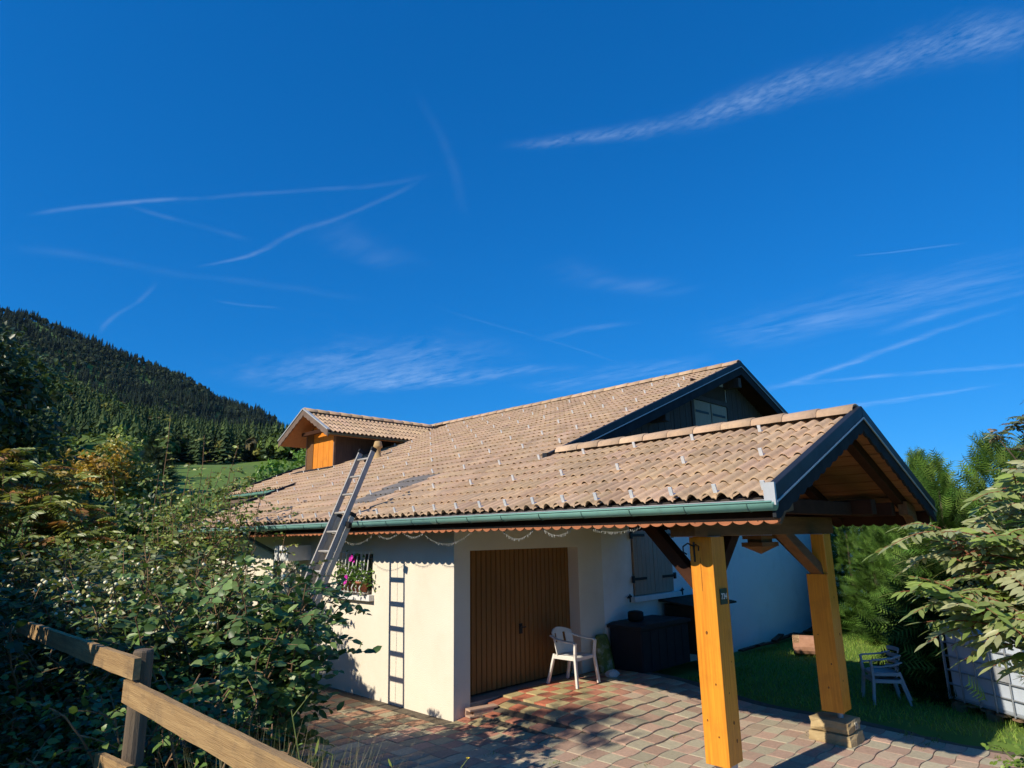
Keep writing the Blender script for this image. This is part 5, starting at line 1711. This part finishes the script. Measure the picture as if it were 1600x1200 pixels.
carpet('undergrowth', 'tangle of dark green ivy and bramble leaves below the fence', [(0.9, -4.7, .5, .7), (-.3, -4.9, .6, .8), (3.0, -4.2, .28, .55), (2.5, -4.35, .35, .6), (3.5, -4.15, .25, .4), (1.8, -4.3, .4, .7), (2.3, -3.9, .35, .6), (1.2, -4.2, .4, .8), (2.9, -3.7, .3, .4), (3.05, -4.75, .16, .50), (2.6, -4.8, .25, .5), (3.9, -4.2, .3, .3)], 9000, (.055, .042), G_DARK + G_MID[:2], 51)
shrub('bramble', 'low bramble bush with round leaves left of the fence post', (2.55, -4.25), 1.05, .5, 34, G_MID + G_DARK[:2], (.055, .045), 12, .24, .036, seed=52, base_r=.3, t0=.1)
shrub('bramble', 'leafy sprig growing just behind the fence rail', (3.25, -4.15), .8, .4, 26, G_DARK + G_MID[:2], (.05, .04), 11, .2, .035, seed=53, base_r=.2, t0=.1)
# one yellow maple leaf
q = MB(); n = 20; vs = [(0, 0, 0)]
for k in range(n):
    t_ = 2 * math.pi * k / n; r = .036 * (1 + .45 * abs(math.cos(2.5 * t_)) - .25 * abs(math.sin(2.5 * t_)))
    vs.append((r * math.cos(t_), .012 * math.cos(3 * t_), r * math.sin(t_)))
q.add([(3.56 + v[0], -4.60 + v[1], 1.235 + v[2]) for v in vs], [(0, 1 + k, 1 + (k + 1) % n) for k in range(n)])
tag(q.build('maple_leaf', surf('yellow_leaf', (.45, .48, .02), (.36, .40, .02), rough=.6)), 'single bright yellow-green leaf below the fence rail', 'leaf')
# dry grass tuft and weeds at the edge of the bank
def tuft(name, label, c, n, L, W, cols, seed, spread, cat='grass'):
    rg = np.random.default_rng(seed)
    P = np.column_stack([c[0] + rg.normal(size=n) * spread, c[1] + rg.normal(size=n) * spread, np.zeros(n)]); P[:, 2] = ground_z(P[:, 0], P[:, 1]) - .02
    Dd = unit(rg.normal(size=(n, 3)) * .35 + np.array((0, 0, 1))); Nn = unit(rg.normal(size=(n, 3)) * np.array((1, 1, .2)))
    V, F, C = leaves_np(P, Dd, Nn, L * rg.uniform(.5, 1.15, n), np.full(n, W), pick(rg, cols, n), BLADE_T, BLADE_F)
    o = np_obj(name, V, F, MAT['grass'], None, C); return tag(o, label, cat, kind='stuff')
tuft('dry_grass', 'dry straw-coloured grass clump at the end of the fence rail', (3.92, -4.15), 1500, .86, .007, [(.28, .24, .12), (.22, .20, .09), (.16, .17, .06), (.32, .29, .17)], 61, .17)
tuft('bank_grass', 'green grass along the bank edge below the shrub', (3.2, -3.75), 1400, .45, .008, G_MID + G_OLIVE, 62, .35)

def weed(xy, h, seed, label, flowers=True):
    rg = np.random.default_rng(seed); b = np.array((xy[0], xy[1], gz(*xy)))
    t = thing('weed', label, 'weed', tuple(b), 0, 'tall weeds on the bank')
    ps = stems(rg, b, 4, h, .22, .05, 1.3, .35)
    tw, P, Dd, Nn = twiggy(rg, ps, 5, .16, .05, .35, .9, .05)
    tubes('stems', ps, .006, .0025, MAT['twig_green'], t, 5); tubes('twigs', tw, .003, .0015, MAT['twig_green'], t, 4)
    k = rg.choice(len(P), len(P) // 3, replace=False)
    leaf_part('foliage', (P[k], Dd[k], Nn[k], .06 * rg.uniform(.4, 1.2, len(k)), np.full(len(k), .016), pick(rg, G_LIGHT, len(k))), MAT['leaf'], t)
    if flowers:
        m = MB()
        for p in [w_[-1] for w_ in tw[::3]]:
            for s_ in range(5):
                a = 2 * math.pi * s_ / 5; m.add([p, p + np.array((.011 * math.cos(a), .011 * math.sin(a), .005)), p + np.array((.011 * math.cos(a + .9), .011 * math.sin(a + .9), .005))], [(0, 1, 2)])
        me = bpy.data.meshes.new('blossom'); me.from_pydata([tuple(v) for v in m.v], [], m.f); me.materials.append(MAT['yellow']); me.update()
        tag(link(bpy.data.objects.new('blossom', me), t), kind='stuff')
weed((4.27, -3.54), 1.12, 71, 'tall thin weed with yellow flowers in front of the brick')
weed((4.10, -3.70), .92, 72, 'thin weed with yellow buds left of the tallest weed')
weed((3.95, -3.85), .86, 73, 'leafy upright weed beside the dry grass', False)
weed((3.78, -4.0), 1.0, 74, 'leafy weed standing below the dark glossy shrub', False)
weed((4.42, -3.40), .84, 75, 'dry branching weed right of the tallest weed', False)

# --- right side
CY = [(.05, .115, .018), (.085, .17, .026), (.035, .08, .013), (.13, .21, .04)]
conifer('cypress', 'feathery bright green cypress behind the white water tank', (5.0, 6.4), 3.55, 1.35, CY, 5200, (.46, .44), 81, upturn=.6, power=.8, leaders=5)
conifer('cypress', 'second cypress rising at the picture edge behind the rowan', (6.6, 6.0), 3.5, 1.2, [(.05, .11, .02), (.075, .15, .03), (.035, .08, .014)], 3800, (.46, .44), 82, upturn=.6, power=.8, leaders=4)
conifer('cypress', 'cypress bush behind the stacked chairs, shade put into its dark green', (4.35, 6.0), 2.5, .95, [(.02, .045, .008), (.03, .06, .011)], 3800, (.40, .38), 83, upturn=.4, power=.5, skirt=0.0, leaders=3)  # greens darkened to carry the deep shade on this bush
conifer('cypress', 'slim wispy cypress beside the end of the carport gable', (3.8, 7.3), 3.6, .75, CY, 3000, (.42, .38), 89, upturn=.8, power=.9, leaders=3)
for i, (x, y, h, r) in enumerate(((2.35, 11.2, 3.0, 1.1), (1.2, 12.2, 3.0, 1.1), (3.3, 10.6, 2.9, 1.15))):
    conifer('hedge_cypress', ['sunlit hedge cypress seen between the far post and the gable end', 'hedge cypress hidden mostly by the far post', 'hedge cypress above the sunlit patch of lawn'][i], (x, y), h, r, [(.05, .11, .016), (.09, .17, .03), (.035, .08, .012)], 4200, (.38, .34), 84 + i, upturn=.5, power=.4, skirt=0.0, group='cypress hedge', leaders=3)
pinnate_plant('rowan', 'rowan with small reddish berries reaching in at the picture edge', (7.3, 4.6, gz(7.3, 4.6)),
              [(5.75, 4.35, 3.55), (5.45, 4.1, 3.35), (5.95, 4.5, 3.85), (5.7, 4.2, 3.15), (6.1, 4.4, 4.3), (5.9, 4.3, 3.0), (6.3, 4.6, 3.4), (5.6, 4.4, 2.9), (5.8, 4.5, 3.3), (6.05, 4.3, 3.6), (6.2, 4.5, 4.0), (5.65, 4.2, 3.45)], [(.10, .13, .04), (.08, .11, .035), (.13, .15, .05), (.17, .12, .06)], 14, .22, 6, .06, .020, 91, stem_mat='bark', stem_r=.018, cat='tree')
pinnate_plant('ash_sapling', 'large sunlit feathery leaves with red stalks close by at the picture edge', (8.2, -1.2, .25),
              [(6.05, -2.05, 2.22), (6.22, -1.92, 2.05), (5.98, -2.12, 1.98), (6.35, -1.75, 2.25), (6.4, -1.9, 1.85), (6.15, -1.85, 1.80), (6.5, -1.6, 2.1), (6.3, -1.65, 2.35), (6.55, -1.75, 1.75), (6.6, -1.5, 2.4), (6.1, -2.0, 2.1), (6.45, -1.95, 2.0), (6.25, -2.0, 2.2), (6.4, -1.7, 1.95), (6.2, -1.8, 2.15), (6.55, -1.85, 2.25), (6.35, -2.0, 1.9), (6.1, -1.9, 1.95), (6.45, -1.6, 2.5), (6.6, -1.55, 2.55), (6.3, -1.8, 2.45), (6.65, -1.45, 2.3)],
              [(.25, .31, .10), (.32, .35, .16), (.19, .27, .07), (.36, .37, .19), (.23, .31, .07)], 22, .28, 7, .088, .027, 92, singles=295, stem_mat='twig_red', rosette=False, droop=.3, stem_r=.007)
# pine sprig in front of the tank
def sprig(base, tips, seed):
    rg = np.random.default_rng(seed); t = thing('pine_sprig', 'thin needled pine branch hanging before the white water tank', 'branch', base)
    st = []; arrs = []
    for tip in tips:
        b = np.array(base); e = np.array(tip); mid = b * .4 + e * .6 + np.array((0, 0, .05)); pth = [b, mid, e]; st.append(pth)
        n = 420; s = rg.uniform(.15, 1, n)
        P = np.where(s[:, None] < .6, b + (mid - b) * (s[:, None] / .6), mid + (e - mid) * ((s[:, None] - .6) / .4))
        d = unit(e - b); Dd = unit(d * .5 + rg.normal(size=(n, 3)) * .6)
        arrs.append((P, Dd, unit(rg.normal(size=(n, 3))), rg.uniform(.05, .10, n), np.full(n, .006), pick(rg, [(.07, .12, .05), (.10, .15, .06), (.05, .09, .04)], n)))
    tubes('twigs', st, .008, .003, MAT['twig'], t, 5)
    leaf_part('needles', cat_arr(arrs), MAT['needle'], t)
sprig((6.75, .25, 1.15), [(5.98, .05, 1.45), (5.92, .1, 1.25), (6.0, .0, 1.08), (6.05, .1, 1.38), (5.95, .12, .98), (6.1, .05, 1.2)], 95)
shrub('corner_plant', 'bright green low plant at the bottom picture corner', (5.62, 2.35), .42, .30, 22, [(.13, .22, .03), (.17, .26, .04), (.10, .18, .03)], (.06, .035), 7, .16, .035, seed=96, base_r=.2, t0=.1, stem_mat='twig_green', z=-.05, cat='plant')

# lawn beyond the paving
def lawn():
    rg = np.random.default_rng(101); n = 26000
    X = rg.uniform(.3, 6.5, n); Y = 3.45 + 8.5 * rg.uniform(0, 1, n) ** 1.0
    k = ~((X < .9) & (Y < 6.2)); X, Y = X[k], Y[k]; n = len(X)
    P = np.column_stack([X, Y, ground_z(X, Y) - .02])
    Dd = unit(rg.normal(size=(n, 3)) * .4 + np.array((0, 0, 1))); Nn = unit(rg.normal(size=(n, 3)) * np.array((1, 1, .2)))
    V, F, C = leaves_np(P, Dd, Nn, .075 * rg.uniform(.5, 1.3, n), np.full(n, .010), pick(rg, [(.21, .34, .05), (.27, .38, .065), (.16, .27, .04), (.29, .35, .09)], n), BLADE_T, BLADE_F)
    tag(np_obj('lawn_grass', V, F, MAT['grass'], None, C), 'short mown grass of the garden behind the carport', 'grass', kind='stuff')
lawn()
# moss and weeds in the paver joints
def joint_weeds():
    rg = np.random.default_rng(103); sp = []
    for i in range(26): sp.append((rg.uniform(1.2, 6.0), rg.uniform(-.6, 3.3)))
    for i in range(14): sp.append((rg.uniform(4.2, 6.2), rg.uniform(2.6, 3.3)))
    P = []
    for (x, y) in sp:
        k = rg.integers(8, 26); q = np.column_stack([x + rg.normal(size=k) * .02, y + rg.normal(size=k) * .05, np.zeros(k)]); P.append(q)
    P = np.vstack(P); P[:, 2] = pave_z(P[:, 0], P[:, 1]) - .008; n = len(P)
    Dd = unit(rg.normal(size=(n, 3)) * .6 + np.array((0, 0, .8))); Nn = unit(rg.normal(size=(n, 3)))
    V, F, C = leaves_np(P, Dd, Nn, .035 * rg.uniform(.4, 1.3, n), np.full(n, .008), pick(rg, G_LIGHT + G_OLIVE, n), BLADE_T, BLADE_F)
    tag(np_obj('joint_weeds', V, F, MAT['grass'], None, C), 'tiny weeds growing in the joints of the paving', 'weeds', kind='stuff')
joint_weeds()

# --- trees behind the viewer along the lane, whose shade falls on the fence and yard
for i, (x, y, r, h) in enumerate(((1.65, -6.35, .95, 2.2), (-.4, -6.4, 1.1, 2.55), (-2.6, -6.5, 1.3, 3.0), (-5.0, -6.6, 1.4, 2.9))):
    tree('lane_bush', ['lane bush nearest the viewer beside the fence', 'second lane bush from the viewer', 'third lane bush from the viewer', 'farthest lane bush from the viewer'][i], (x, y), h, (r, .8, h * .5), G_DARK + G_MID[:1], (.14, .10), 150, 80, seed=111 + i, trunk_r=.05, z=.58, group='bushes along the lane', cat='bush')
tree('lane_tree', 'slender roadside tree behind the viewer dappling the yard', (0.45, -9.6), 7.2, (.95, .8, .65), G_MID, (.14, .08), 26, 20, seed=112, trunk_r=.06, z=.55, shell=.2)

# --- middle distance trees beyond the house
FT = [('yellow_tree', 'round tree turning yellow-orange in the valley', (-60.0, 9.6), 11.0, (2.6, 2.9, 3.6), [(.44, .30, .045), (.48, .28, .05), (.32, .28, .05)], 201),
      ('valley_tree', 'pale green tree just left of the yellow tree', (-66.0, 6.8), 12.0, (2.4, 2.6, 3.6), G_LIGHT, 202),
      ('valley_tree', 'pale green tree just right of the yellow tree', (-72.0, 13.6), 13.6, (2.6, 2.6, 4.0), G_LIGHT, 203),
      ('valley_tree', 'dull olive tree between the yellow tree and the spruce', (-60.0, 12.8), 9.2, (2.8, 3.0, 3.4), G_OLIVE, 204),
      ('valley_tree', 'dark tree at the foot of the yellow tree', (-45.0, 5.2), 5.8, (2.8, 3.0, 2.8), G_DARK, 205),
      ('valley_tree', 'bright green tree showing beside the dormer', (-50.0, 22.4), 9.6, (2.6, 2.9, 3.9), [(.12, .24, .03), (.15, .27, .035), (.09, .19, .025)], 206),
      ('valley_tree', 'olive tree left of the bright tree near the dormer', (-54.0, 20.2), 7.6, (2.2, 2.4, 2.8), G_OLIVE, 207),
      ('valley_tree', 'dark bush below the spruce beyond the shrubs', (-40.0, 6.9), 4.6, (2.4, 2.6, 2.4), G_DARK + G_MID[:1], 208),
      ('valley_tree', 'dark tree left of the yellow tree behind the broad tree', (-48.0, 1.9), 9.0, (3.0, 3.2, 4.0), G_DARK, 209),
      ('valley_tree', 'mid green bush behind the tall orange stems', (-38.0, 9.4), 4.4, (2.0, 2.4, 2.2), G_MID, 210),
      ('valley_tree', 'mid green bush right of the spruce at the meadow edge', (-42.0, 13.4), 4.4, (1.8, 2.2, 2.0), G_MID, 211),
      ('valley_tree', 'grey-green tree low behind the set-back eave', (-44.0, 16.6), 4.6, (2.0, 2.4, 2.2), G_OLIVE, 212)]
for nm, lab, xy, h, rad, cols, sd in FT:
    tree(nm, lab, xy, h, rad, cols, (.42, .30), 70, 34, seed=sd, trunk_r=.16, group='trees in the valley', z=float(hill(*xy)), limbs=7)
for i, (x, y, h, r) in enumerate(((-66.0, 15.2, 12.4, 2.1), (-65.0, 16.3, 10.6, 2.0))):
    conifer('spruce', ['taller dark spruce at the edge of the meadow', 'shorter dark spruce touching the taller one'][i], (x, y), h, r, [(.035, .055, .022), (.045, .07, .028), (.028, .045, .018)], 1500, (1.3, 1.1), 220 + i, z=float(hill(x, y)), upturn=-.35, power=.8, group='spruces at the meadow')

# --- wooded slopes
def forest():
    rg = np.random.default_rng(301)
    def con_t(k):
        r2 = np.random.default_rng(400 + k); V = []; F = []
        n = 44
        for i in range(n):
            u = (i / n) ** .8; a = i * 2.399 + r2.uniform(-.3, .3); R = .19 * (1 - u) ** .8 * r2.uniform(.8, 1.25) + .015
            z = .08 + .90 * u; b = len(V); wd = .45 + .25 * r2.uniform()
            V += [(0, 0, z + .09), (R * math.cos(a - wd), R * math.sin(a - wd), z - .03 * r2.uniform(.5, 1.5)), (R * math.cos(a + wd), R * math.sin(a + wd), z - .03)]; F.append((b, b + 1, b + 2))
        b = len(V); V += [(-.012, 0, .9), (.012, 0, .9), (0, 0, 1.03)]; F.append((b, b + 1, b + 2))
        return np.array(V), np.array(F)
    def dec_t(k):
        r2 = np.random.default_rng(500 + k); V = []; F = []
        for i in range(60):
            d = unit(r2.normal(size=3)); d[2] = abs(d[2]) * .9 + d[2] * .1; c = d * np.array((.30, .30, .42)) * r2.uniform(.75, 1.08) + np.array((0, 0, .5))
            s = unit(np.cross(d, r2.normal(size=3))); t2 = np.cross(d, s); b = len(V); z_ = r2.uniform(.09, .15)
            V += [c + s * z_, c - s * z_ * .6 + t2 * z_, c - s * z_ * .6 - t2 * z_]; F.append((b, b + 1, b + 2))
        return np.array(V), np.array(F)
    CT = [con_t(k) for k in range(6)]; DT = [dec_t(k) for k in range(6)]
    def place(n, az0, az1, r0, r1, pcon, hc, hd, ccol, dcol, keep):
        az = np.radians(rg.uniform(az0, az1, n)); r = np.sqrt(rg.uniform(r0 * r0, r1 * r1, n))
        X = CAM.x + r * np.cos(az); Y = CAM.y + r * np.sin(az); Z = hill(X, Y)
        ok = keep(np.degrees(az), r, Z); X, Y, Z = X[ok], Y[ok], Z[ok]
        Vs = []; Fs = []; Cs = []; off = 0
        patch = np.sin(X * .021 + Y * .013) + np.sin(Y * .037 - X * .011 + 2)
        for i in range(len(X)):
            con = rg.uniform() < pcon + .18 * patch[i] * (pcon < .95)
            V, F = (CT if con else DT)[rg.integers(0, 6)]
            h = rg.uniform(*(hc if con else hd)); a = rg.uniform(0, 6.28); wx = h * rg.uniform(.85, 1.2)
            ca, sa = math.cos(a), math.sin(a)
            Vs.append(np.column_stack([(V[:, 0] * ca - V[:, 1] * sa) * wx + X[i], (V[:, 0] * sa + V[:, 1] * ca) * wx + Y[i], V[:, 2] * h + Z[i] - .5]))
            Fs.append(F + off); off += len(V)
            col = np.array((ccol if con else dcol)[rg.integers(0, len(ccol if con else dcol))]) * rg.uniform(.7, 1.3)
            Cs.append(np.tile(col, (len(V), 1)) * (.85 + .3 * V[:, 2:3] * 0 + .15))
        return np.vstack(Vs), np.vstack(Fs), np.vstack(Cs)
    meadow = lambda az, r, Z: ~((az < 165.0) & (r < 285 + 8 * np.sin(az * 3))) & ~((az < 158.5) & (az > 156.3) & (r < 300))
    V, F, C = place(7000, 150, 179, 165, 540, .40, (9, 18), (7, 13), [(.055, .09, .035), (.075, .11, .04), (.045, .075, .03)], [(.11, .165, .04), (.15, .20, .042), (.21, .21, .05), (.09, .14, .036), (.22, .18, .085), (.16, .21, .042), (.07, .12, .035)], meadow)
    o = np_obj('near_forest', V, F, MAT['far_leaf'], None, C); tag(o, 'mixed wood on the nearer sunlit slope', 'forest', kind='stuff')
    V, F, C = place(11000, 150, 179, 900, 1330, .8, (8, 17), (8, 14), [(.022, .042, .030), (.034, .055, .036), (.016, .03, .024), (.045, .062, .038)], [(.065, .085, .04), (.05, .07, .04)], lambda az, r, Z: rg.uniform(size=len(r)) < .62 + .38 * np.sin(az * 1.9 + r * .021) * np.sin(r * .037 + az * .7))
    o_ = o; V2, F2, C2 = place(2600, 92, 132, 240, 540, .45, (10, 17), (8, 13), [(.055, .09, .035), (.075, .11, .04)], [(.15, .19, .045), (.12, .165, .04)], lambda az, r, Z: r > 0)
    o = np_obj('valley_forest', V2, F2, MAT['far_leaf'], None, C2); tag(o, 'mixed wood far beyond the garden hedge', 'forest', kind='stuff')
    o = np_obj('mountain_forest', V, F, MAT['far_leaf'], None, C); tag(o, 'dark spruce forest on the far mountain slope', 'forest', kind='stuff')
forest()

# ------------------------------------------------------------------ thin valley air
hz = MB(); hz.box(-3300, 3300, -3300, 3300, -8, 520)
ho = hz.build('haze')
hm, hnt, hN, hL = new_mat('valley_air')
hv = hN('ShaderNodeVolumePrincipled'); hv.inputs['Color'].default_value = (.42, .66, 1.0, 1); hv.inputs['Density'].default_value = 0.000014; hv.inputs['Anisotropy'].default_value = 0.0
hL(hv.outputs[0], hN('ShaderNodeOutputMaterial').inputs['Volume'])
ho.data.materials.append(hm)
tag(ho, 'thin blue valley haze', None, kind='stuff')

# ------------------------------------------------------------------ cirrus and contrails, thin sheets of ice cloud high over the valley
# start x,y and end x,y (metres across per metre of height), half widths, density, texture
CIRRUS = [
    (-1.063, 1.080, -0.687, 1.335, 0.0258, 0.0669, 0.30, 1), (-0.715, 1.321, -0.352, 1.453, 0.0680, 0.0933, 0.42, 1),
    (-0.376, 1.445, -0.014, 1.582, 0.0940, 0.1134, 0.36, 1), (-2.344, 0.274, -1.902, 0.612, 0.0184, 0.0178, 0.28, 0),
    (-1.936, 0.588, -1.338, 0.975, 0.0170, 0.0221, 0.14, 0), (-2.401, 0.785, -1.832, 0.930, 0.0153, 0.0237, 0.26, 0),
    (-1.863, 0.924, -1.388, 1.001, 0.0190, 0.0165, 0.13, 0), (-2.093, 0.466, -2.100, 0.823, 0.0227, 0.0360, 0.10, 0),
    (-2.691, 0.260, -2.538, 0.798, 0.0773, 0.0645, 0.08, 0), (-2.544, 0.754, -2.339, 1.414, 0.0565, 0.0801, 0.07, 0),
    (-3.554, 0.737, -2.721, 0.675, 0.0215, 0.0173, 0.12, 0), (-3.908, 2.004, -2.501, 2.952, 0.4882, 0.1118, 0.20, 2),
    (-3.537, 2.161, -2.811, 2.396, 0.3893, 0.2378, 0.16, 2), (-1.982, 4.548, -0.403, 3.800, 0.0969, 0.0635, 0.24, 0),
    (-0.925, 3.671, -0.220, 3.456, 0.0925, 0.0845, 0.18, 0), (-1.895, 4.459, -0.421, 5.278, 0.0906, 0.1234, 0.24, 0),
    (-2.232, 5.859, -0.818, 5.615, 0.2259, 0.1015, 0.26, 0), (-1.231, 3.203, -0.517, 3.208, 0.2311, 0.1342, 0.10, 2),
    (-1.324, 3.130, -1.254, 3.304, 0.0424, 0.0790, 0.24, 2), (-0.687, 2.505, -0.392, 2.702, 0.0094, 0.0184, 0.20, 0),
    (-2.206, 2.406, -1.681, 2.569, 0.0854, 0.0489, 0.12, 2), (-2.194, 1.756, -2.300, 3.135, 0.0166, 0.0224, 0.12, 0),
    (-1.097, 0.805, -1.411, 1.242, 0.0198, 0.0309, 0.06, 2), (-1.810, 0.941, -1.893, 1.389, 0.1693, 0.1475, 0.07, 2),
    (-1.440, 2.124, -1.277, 2.251, 0.1354, 0.0880, 0.06, 2), (-2.740, 0.974, -2.649, 1.217, 0.0254, 0.0263, 0.10, 0),
    (-4.159, 1.771, -2.469, 2.379, 0.6534, 0.4490, 0.26, 2), (-1.577, 3.199, -0.200, 3.275, 0.4842, 0.3921, 0.20, 2), (-3.074, 3.338, -1.763, 3.478, 0.4197, 0.2744, 0.18, 2),
    (-1.544, 1.768, -1.298, 2.386, 0.1555, 0.1306, 0.10, 2),
]



CLOUD_H = 3000.0
CLOUD_LABEL = ['feathery tail of the rippled cirrus band', 'middle of the rippled cirrus band', 'broad end of the rippled cirrus band at the picture edge', 'bright streak of the upper contrail over the mountain', 'faint end of the upper contrail',
    'bright streak of the lower contrail', 'faint end of the lower contrail', 'faint streak crossing between the two contrails', 'broad pale streak above the mountain', 'pale streak carrying on towards the dormer', 'short slanting wisp above the mountain skyline',
    'wide veil of cirrus above the dormer', 'soft patch inside the veil above the dormer', 'long contrail rising from the gable to the picture edge', 'upper contrail at the picture edge', 'flat contrail just above the gable', 'lowest contrail beside the carport apex', 'pale streak above the two gable contrails',
    'small bright puff above the gable', 'very thin new contrail alone in the blue', 'small wisp left of the gable apex', 'hair-thin line above the main roof', 'faint upright wisp in the middle of the sky', 'faint ripple patch right of the lower contrail', 'faint patch above the gable', 'tiny short streak left of the dormer', 'broad thin veil low between mountain and dormer', 'broad thin veil across the contrails at the picture edge', 'thin veil low behind the main ridge', 'pale patch high above the main ridge']


def cloud_mat(tex):
    m, nt, N, Lk = new_mat('ice_cloud')
    out = N('ShaderNodeOutputMaterial')
    def mth(op, a, b=None, clamp=False):
        n = N('ShaderNodeMath'); n.operation = op; n.use_clamp = clamp
        for i, s_ in enumerate((a, b)):
            if s_ is None: continue
            if isinstance(s_, (int, float)): n.inputs[i].default_value = s_
            else: Lk(s_, n.inputs[i])
        return n.outputs[0]
    def rng(v, a, b, lo=0.0, hi=1.0, smooth=True):
        n = N('ShaderNodeMapRange'); n.interpolation_type = 'SMOOTHSTEP' if smooth else 'LINEAR'
        n.inputs[1].default_value = a; n.inputs[2].default_value = b; n.inputs[3].default_value = lo; n.inputs[4].default_value = hi; Lk(v, n.inputs[0]); return n.outputs[0]
    at = N('ShaderNodeAttribute'); at.attribute_name = 'Col'
    sp = N('ShaderNodeSeparateXYZ'); Lk(at.outputs['Vector'], sp.inputs[0])
    g = N('ShaderNodeNewGeometry')
    sc = N('ShaderNodeVectorMath'); sc.operation = 'SCALE'; sc.inputs['Scale'].default_value = 1 / CLOUD_H; Lk(g.outputs['Position'], sc.inputs[0])
    def noise(scale, detail, rot, st, rough=.6):
        mp = N('ShaderNodeMapping'); mp.inputs['Rotation'].default_value = (0, 0, math.radians(rot)); mp.inputs['Scale'].default_value = (st[0], st[1], 1); Lk(sc.outputs[0], mp.inputs[0])
        n = N('ShaderNodeTexNoise'); n.inputs['Scale'].default_value = scale; n.inputs['Detail'].default_value = detail; n.inputs['Roughness'].default_value = rough; Lk(mp.outputs[0], n.inputs['Vector']); return n.outputs[0]
    t, v, dens = sp.outputs[0], sp.outputs[1], sp.outputs[2]
    warp = mth('MULTIPLY', mth('SUBTRACT', noise(5.0, 4, 0, (1, 1)), .5), 1.1)
    s = mth('ABSOLUTE', mth('ADD', mth('MULTIPLY', mth('SUBTRACT', v, .5), 4.0), warp))
    core = rng(s, 1.3, 0.0)
    a = mth('MULTIPLY', mth('MULTIPLY', core, core), mth('MULTIPLY', rng(t, 0.0, .3), rng(t, 1.0, .68)))
    edge = rng(mth('ABSOLUTE', mth('SUBTRACT', v, .5)), .5, .38)
    a = mth('MULTIPLY', a, edge)
    if tex == 1:
        f = mth('ADD', mth('MULTIPLY', rng(noise(34, 3, 35, (1.0, 2.0)), .32, .78, smooth=False), .85), mth('MULTIPLY', rng(noise(7, 3, 0, (1, 1)), .3, .7), .3))
    elif tex == 2:
        f = rng(noise(3.5, 7, -40, (1.0, 3.0), .62), .34, .72, smooth=False)
    else:
        f = mth('ADD', mth('MULTIPLY', rng(noise(4.5, 6, -40, (1.0, 1.6), .62), .34, .72, smooth=False), .95), .15)
    a = mth('MULTIPLY', mth('MULTIPLY', a, f), dens, True)
    tr = N('ShaderNodeBsdfTransparent'); tl = N('ShaderNodeBsdfTranslucent'); tl.inputs[0].default_value = (.72, .90, .98, 1)
    mx = N('ShaderNodeMixShader'); Lk(a, mx.inputs[0]); Lk(tr.outputs[0], mx.inputs[1]); Lk(tl.outputs[0], mx.inputs[2]); Lk(mx.outputs[0], out.inputs[0])
    return m


CLOUD_MAT = {k: cloud_mat(k) for k in (0, 1, 2)}
for ci, (ax, ay, bx, by, w0, w1, dens, tex) in enumerate(CIRRUS):
    Ln = math.hypot(bx - ax, by - ay); ux, uy = (bx - ax) / Ln, (by - ay) / Ln
    ext = .12 * Ln; n = 30; V = []; Cc = []; F = []
    H = CLOUD_H + ci * 6.0
    dk = dens * {0: .5, 1: .5, 2: .6}[tex] * {11: 1.9, 12: 1.9, 13: 1.3, 14: 1.3, 15: 1.3, 16: 1.4, 18: 1.4, 22: .6, 21: .7, 9: .7, 8: .7}.get(ci, 1.0)
    for i in range(n + 1):
        t_ = i / n; q = -ext + (Ln + 2 * ext) * t_; w_ = (w0 + (w1 - w0) * t_) * 2.0
        bw = Ln * .035 * math.sin(math.pi * t_ * (1.0 + .6 * (ci % 3)) + ci) - Ln * .035 * math.sin(ci)
        for sg in (-1, 0, 1):
            V.append(((ax + ux * q - uy * (w_ * sg + bw)) * H + CAM.x, (ay + uy * q + ux * (w_ * sg + bw)) * H + CAM.y, H)); Cc.append((t_, .5 + .5 * sg, dk))
    for i in range(n):
        a_ = i * 3; F += [(a_, a_ + 1, a_ + 4, a_ + 3), (a_ + 1, a_ + 2, a_ + 5, a_ + 4)]
    o = np_obj('cirrus_cloud' if tex else 'contrail', V, F, CLOUD_MAT[tex], None, np.array(Cc))
    tag(o, CLOUD_LABEL[ci], 'cloud', 'ice clouds in the blue sky')
